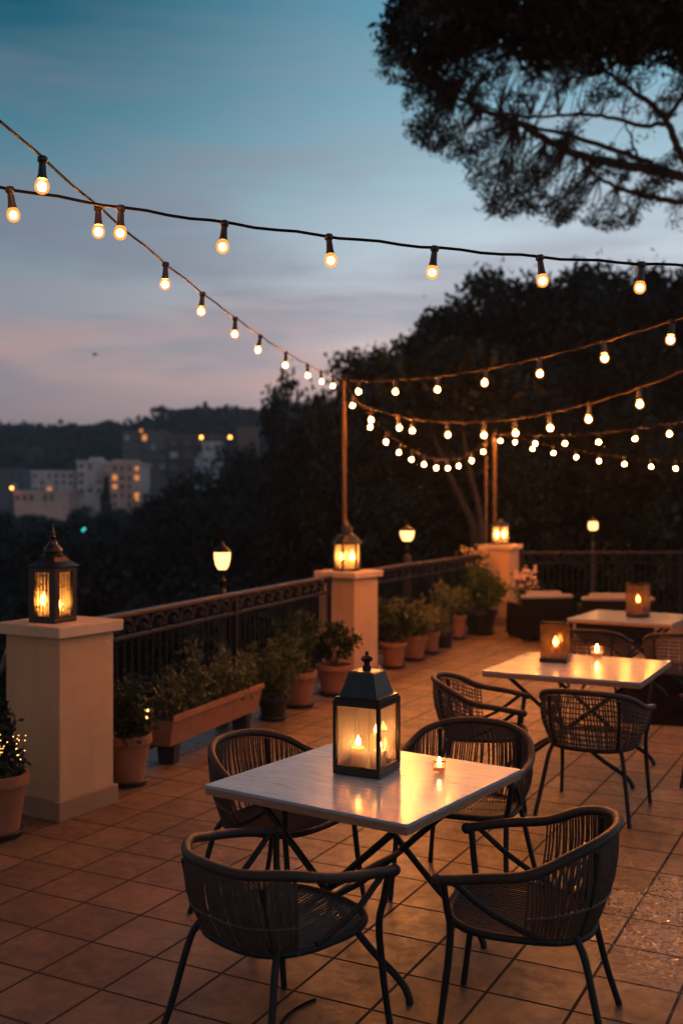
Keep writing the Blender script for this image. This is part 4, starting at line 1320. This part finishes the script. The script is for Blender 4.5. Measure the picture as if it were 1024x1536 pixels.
while len(fringe) < 2300:
    x, y = rs.uniform(550, 1300), rs.uniform(0, 360)
    if not inside(x, y, OUT): continue
    lo = interp(LOW, x)
    if y < lo - 10: continue
    # patchy: open windows in the middle where the limbs show, tufts near the rim
    g = math.sin(x * .045 + 1.3) * math.sin(y * .06 + x * .017) + .5 * math.sin(x * .11 + y * .07)
    edge = interp([(560, 1.2), (700, .75), (800, .15), (900, -.15), (1024, -.35), (1300, -.2)], x)
    if 225 < y: edge += .55 if x < 830 else .25
    if 150 < y < 235 and x > 730: edge -= .55
    if y < lo + 40: edge += .6
    if g + edge + rs.normal() * .55 < .30: continue
    q = Q(x, y, rs.uniform(-1.4, 1.4))
    fringe.append(q)
    if rs.rand() < .6:
        k = min((limb_pts[i] for i in range(0, len(limb_pts), 3)), key=lambda v: (v - q).length)
        m_ = (k + q) / 2 + Vector((rs.normal() * .08, rs.normal() * .08, rs.normal() * .08 + .05))
        if (k - q).length < 2.2: tw.tube([k, m_, q], [.011, .007, .003], 4, cap=False)
tw.build('twigs', M['pine_bark'], t)
fo = MB()
C = np.array([tuple(v) for v in dense])
pts = np.repeat(C, 22, axis=0) + rs.normal(size=(len(C) * 22, 3)) * np.array([.16, .16, .12])
fo.quads(leaves(pts, .20, .42, .4, rs))
C = np.array([tuple(v) for v in fringe])
pts = np.repeat(C, 12, axis=0) + rs.normal(size=(len(C) * 12, 3)) * np.array([.070, .070, .045])
fo.quads(leaves(pts, .125, .20, .3, rs))
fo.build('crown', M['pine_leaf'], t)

# ------------------------------------------------------------------ far buildings
def building(label, px0, px1, y0, y1, Y, depth, wall, wins, roofm=None, name='apartment_block', cat='building', extra=None):
    xc = ((px0 + px1) / 2 - CX) * Y / F
    w = (px1 - px0) * Y / F
    z0 = CH + (HY - y1) * Y / F; z1 = CH + (HY - y0) * Y / F
    t = thing(name, label, cat, (xc, Y + depth / 2, z0))
    h = z1 - z0
    mb = MB(); mb.box((0, 0, (h - 8) / 2), (w, depth, h + 8)); mb.build('wall', M[wall], t)
    mb = MB(); mb.box((0, 0, h + .25), (w + .6, depth + .6, .5)); mb.build('roof', M[roofm or wall], t)
    rb = random.Random(int(px0 * 7 + y0))
    if h > 6:
        for k in range(3):                             # stair huts and tanks on the roof
            bw = rb.uniform(1.2, 3.2); bh = rb.uniform(.4, 1.0)
            mb = MB(); mb.box((rb.uniform(-w / 2 + 2, w / 2 - 2), rb.uniform(-2, 2), h + .5 + bh / 2), (bw, bw, bh)); mb.build('roof_hut', M[wall], t)
        mb = MB(); mb.tube([(w * .2, 0, h + .5), (w * .2, 0, h + 3.4)], .06, 5); mb.tube([(w * .2 - .6, 0, h + 3.0), (w * .2 + .6, 0, h + 3.0)], .05, 5); mb.build('antenna', M['iron'], t)
    rows, cols, m, lit = wins
    if rows:
        k = 0
        for r in range(rows):
            for c in range(cols):
                cx = -w / 2 + w * (c + .5) / cols; cz = h * (r + .55) / rows
                ww, wh = w / cols * rb.uniform(.36, .6), h / rows * rb.uniform(.42, .6)
                if (r, c) not in lit and rb.random() < .14: continue
                mb = MB(); mb.box((cx, -depth / 2 - .05, cz), (ww, .2, wh)); mb.build('window', M['lit'] if (r, c) in lit else M[rb.choice([m, m, 'window', 'dim_window', 'pale_window'])], t)
                if (r + c) % 2 == 0 and rows > 2:
                    mb = MB(); mb.box((cx, -depth / 2 - .55, cz - wh * .62), (ww * 1.5, 1.0, .18)); mb.build('balcony', M[wall], t)
    return t
building('wide pale apartment block with a flat roof, beside the taller stair tower', 48, 112, 709, 740, 250, 12, 'white_wall', (3, 6, 'window', [(0, 2)]))
building('tall white stair tower between the two pale apartment blocks', 116, 155, 694, 742, 247, 12, 'white_wall', (4, 3, 'window', []))
building('pinkish apartment block with glowing orange windows across the valley', 156, 211, 697, 764, 244, 12, 'pink_wall', (5, 5, 'window', [(1, 4), (3, 1), (2, 1), (4, 4), (3, 4)]))
building('low long pale terrace building in front of the flat-roofed block', 22, 104, 739, 756, 238, 10, 'pink_wall', (1, 8, 'window', []))
building('small bluish house at the picture edge across the valley', -12, 30, 706, 738, 262, 10, 'dim_wall', (2, 3, 'window', []))
building('dim grey block on the hillside above the pinkish apartments', 184, 250, 650, 708, 320, 14, 'dim_wall', (4, 5, 'window', [(3, 2)]))
building('dark brown building with pale blinds on the hillside', 251, 332, 655, 712, 310, 14, 'brown_wall', (3, 4, 'window', []), 'roof_tile')
building('small pale annex below the dark brown hillside building', 293, 328, 690, 706, 303, 6, 'pale_window', (1, 2, 'pale_window', []))
building('small white upper storey showing beside the dark brown building', 304, 332, 665, 680, 306, 3, 'pale_window', (1, 2, 'window', []))
building('reddish low shed in the trees below the hillside buildings', 222, 262, 763, 772, 200, 5, 'pink_wall', (0, 0, 'window', []), 'roof_tile', 'low_shed', 'shed')
building('low reddish house near the crest with a street lamp beside it', 355, 385, 642, 660, 330, 8, 'roof_tile', (1, 3, 'window', []), 'roof_tile', 'small_house', 'house')
def far_lamp(label, px, py, Y, r, m='farlamp'):
    p = P(px, py, Y)
    zg = min(p.z - 3, terrain(p.x, p.y))
    t = thing('street_lamp', label, 'street lamp', (p.x, p.y, zg), 0, 'lamps glowing across the valley')
    h = p.z - zg
    mb = MB(); mb.tube([(0, 0, 0), (0, 0, h)], [r * .35, r * .22], 6); mb.build('post', M['iron'], t)
    mb = MB(); mb.lathe([(r * .6, h - r), (r, h - r * .3), (r, h + r * .3), (r * .6, h + r)], 12); mb.build('lamp_head', M[m], t)
    mb = MB(); mb.lathe([(r * .95, h + r * 1.05), (r * .3, h + r * 1.4)], 10); mb.build('lamp_cap', M['iron'], t)
far_lamp('distant yellow street lamp above the dark brown hillside building', 302, 656, 300, .40)
far_lamp('distant yellow street lamp near the crest beside the reddish house', 345, 656, 300, .42)
far_lamp('distant lamp at the bluish house by the picture edge', 18, 732, 236, .30)
far_lamp('reddish dim lamp over the grey hillside block', 212, 646, 318, .5, 'lit')
far_lamp('green glowing lamp low in the dark valley behind the spired lantern', 126, 795, 70, .11, 'green')
far_lamp('bright lamp at the foot of the pinkish apartment block', 207, 748, 240, .45, 'lit')

# bird
t = thing('bird', 'small dark bird flying over the far ridge', 'bird', tuple(P(143, 532, 45)))
mb = MB()
mb.lathe([(.002, -.11), (.03, -.07), (.04, 0), (.025, .07), (.022, .10), (.004, .13)], 10, mat=Matrix.Rotation(R(80), 4, 'Y'))
for s in (-1, 1):
    mb.add([(.05, 0, .01), (-.05, 0, .01), (-.06, s * .14, .06), (0, s * .16, .065), (-.08, s * .27, .03), (.05, 0, .0), (-.05, 0, 0), (-.06, s * .14, .05), (0, s * .16, .055)], [(0, 1, 2, 3), (3, 2, 4), (5, 8, 7, 6), (8, 4, 7), (0, 3, 8, 5), (1, 6, 7, 2)])
mb.build('body', M['bird'], t)

# ------------------------------------------------------------------ dusk air
m, nt, out = new_mat('dusk_air')
pv = N(nt, 'ShaderNodeVolumePrincipled'); pv.inputs['Color'].default_value = (.80, .88, .95, 1)
pv.inputs['Density'].default_value = HAZE; pv.inputs['Anisotropy'].default_value = 0
nt.links.new(pv.outputs[0], out.inputs[1])
mb = MB(); mb.box((0, 180, 8), (2900, 1040, 90))
tag(mb.build('haze', m), kind='stuff')

# ------------------------------------------------------------------ sky
w = bpy.data.worlds.new('World'); scene.world = w; w.use_nodes = True
nt = w.node_tree; nt.nodes.clear()
out = N(nt, 'ShaderNodeOutputWorld'); bg = N(nt, 'ShaderNodeBackground')
tc = N(nt, 'ShaderNodeTexCoord')
sp = N(nt, 'ShaderNodeSeparateXYZ'); nt.links.new(tc.outputs['Generated'], sp.inputs[0])
z = sp.outputs[2]
az = mth(nt, 'DIVIDE', sp.outputs[0], mth(nt, 'MAXIMUM', mth(nt, 'SQRT', mth(nt, 'SUBTRACT', 1.0, mth(nt, 'MULTIPLY', z, z))), .05))
right = N(nt, 'ShaderNodeMapRange'); right.inputs[1].default_value = -.34; right.inputs[2].default_value = .22; right.interpolation_type = 'SMOOTHSTEP'
nt.links.new(az, right.inputs[0])
rt = right.outputs[0]
L_ = [(0, (118, 114, 124)), (.085, (160, 142, 144)), (.125, (188, 162, 160)), (.165, (150, 152, 162)), (.22, (130, 150, 164)), (.32, (78, 128, 148)), (.41, (16, 90, 112)), (.6, (8, 60, 84)), (1, (5, 34, 58))]
L0_ = [(0, (80, 80, 96)), (.085, (96, 94, 108)), (.125, (118, 106, 116)), (.165, (104, 110, 126)), (.22, (86, 112, 130)), (.32, (54, 112, 134)), (.43, (14, 84, 106)), (.6, (8, 60, 84)), (1, (5, 34, 58))]
R_ = [(0, (192, 168, 168)), (.085, (226, 188, 180)), (.125, (240, 204, 192)), (.165, (226, 216, 218)), (.22, (208, 222, 232)), (.32, (158, 194, 210)), (.43, (96, 166, 192)), (.6, (48, 116, 146)), (1, (12, 52, 84))]
R0_ = [(0, (150, 130, 136)), (.085, (168, 146, 152)), (.125, (190, 164, 166)), (.165, (194, 178, 184)), (.22, (176, 188, 200)), (.32, (132, 174, 194)), (.43, (92, 160, 186)), (.6, (48, 116, 146)), (1, (12, 52, 84))]
cL = rampf(nt, z, [(p, lin(c)) for p, c in L_])
cR = rampf(nt, z, [(p, lin(c)) for p, c in R_])
col = mixc(nt, rt, cL, cR)
mp = N(nt, 'ShaderNodeMapping'); mp.inputs['Scale'].default_value = (1.6, 1.6, 11); mp.inputs['Location'].default_value = (.3, .1, .35)
nt.links.new(tc.outputs['Generated'], mp.inputs[0])
cn = noise(nt, mp.outputs[0], 1.9, 6, .55, .3)
mask = rampf(nt, z, [(.02, .15), (.10, .55), (.19, .85), (.33, .45), (.45, .1)])
cf = mth(nt, 'MULTIPLY', rampf(nt, cn.outputs['Fac'], [(.43, 0.0), (.60, .95)]), mask)
ccol = mixc(nt, rt, lin((124, 130, 146)), lin((166, 168, 182)))
col = mixc(nt, cf, col, ccol)
pn = noise(nt, mp.outputs[0], 3.1, 4, .5, .2)
pmask = rampf(nt, z, [(.09, 0.0), (.135, 1.0), (.17, .25), (.21, 0.0)])
pf = mth(nt, 'MULTIPLY', rampf(nt, pn.outputs['Fac'], [(.45, 0.0), (.58, .8)]), pmask)
pcol = mixc(nt, rt, lin((184, 152, 152)), lin((222, 186, 180)))
col = mixc(nt, pf, col, pcol)
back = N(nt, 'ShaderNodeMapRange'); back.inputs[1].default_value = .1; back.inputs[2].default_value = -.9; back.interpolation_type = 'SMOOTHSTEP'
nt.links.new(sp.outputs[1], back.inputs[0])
glow = mth(nt, 'MULTIPLY', back.outputs[0], rampf(nt, z, [(0.0, 1.0), (.35, .3), (.6, 0.0)]))  # unseen pink sky glow, added behind the camera to tint the far buildings
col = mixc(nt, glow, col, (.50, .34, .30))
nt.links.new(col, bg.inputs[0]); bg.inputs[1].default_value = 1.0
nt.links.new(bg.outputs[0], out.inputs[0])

# ------------------------------------------------------------------ camera and render settings
cam = bpy.data.cameras.new('camera'); co = bpy.data.objects.new('camera', cam); COL.objects.link(co)
co.location = (0, 0, CH); co.rotation_euler = (R(90), 0, 0)
cam.sensor_fit = 'VERTICAL'; cam.sensor_height = 36; cam.sensor_width = 24
cam.lens = F / 1536 * 36
cam.shift_y = (HY - 768) / 1536
cam.clip_start = .05; cam.clip_end = 4000
cam.dof.use_dof = True; cam.dof.focus_distance = 4.3; cam.dof.aperture_fstop = 1.9
scene.camera = co
vs_ = scene.view_settings
vs_.view_transform = 'Standard'; vs_.look = 'None'; vs_.exposure = 0; vs_.gamma = 1
scene.cycles.use_denoising = True
scene.cycles.max_bounces = 8; scene.cycles.diffuse_bounces = 3; scene.cycles.glossy_bounces = 3
scene.cycles.transparent_max_bounces = 24
scene.cycles.sample_clamp_indirect = 4
scene.cycles.sample_clamp_direct = 0
scene.cycles.caustics_reflective = False; scene.cycles.caustics_refractive = False
scene.cycles.use_light_tree = True
bpy.context.view_layer.update()
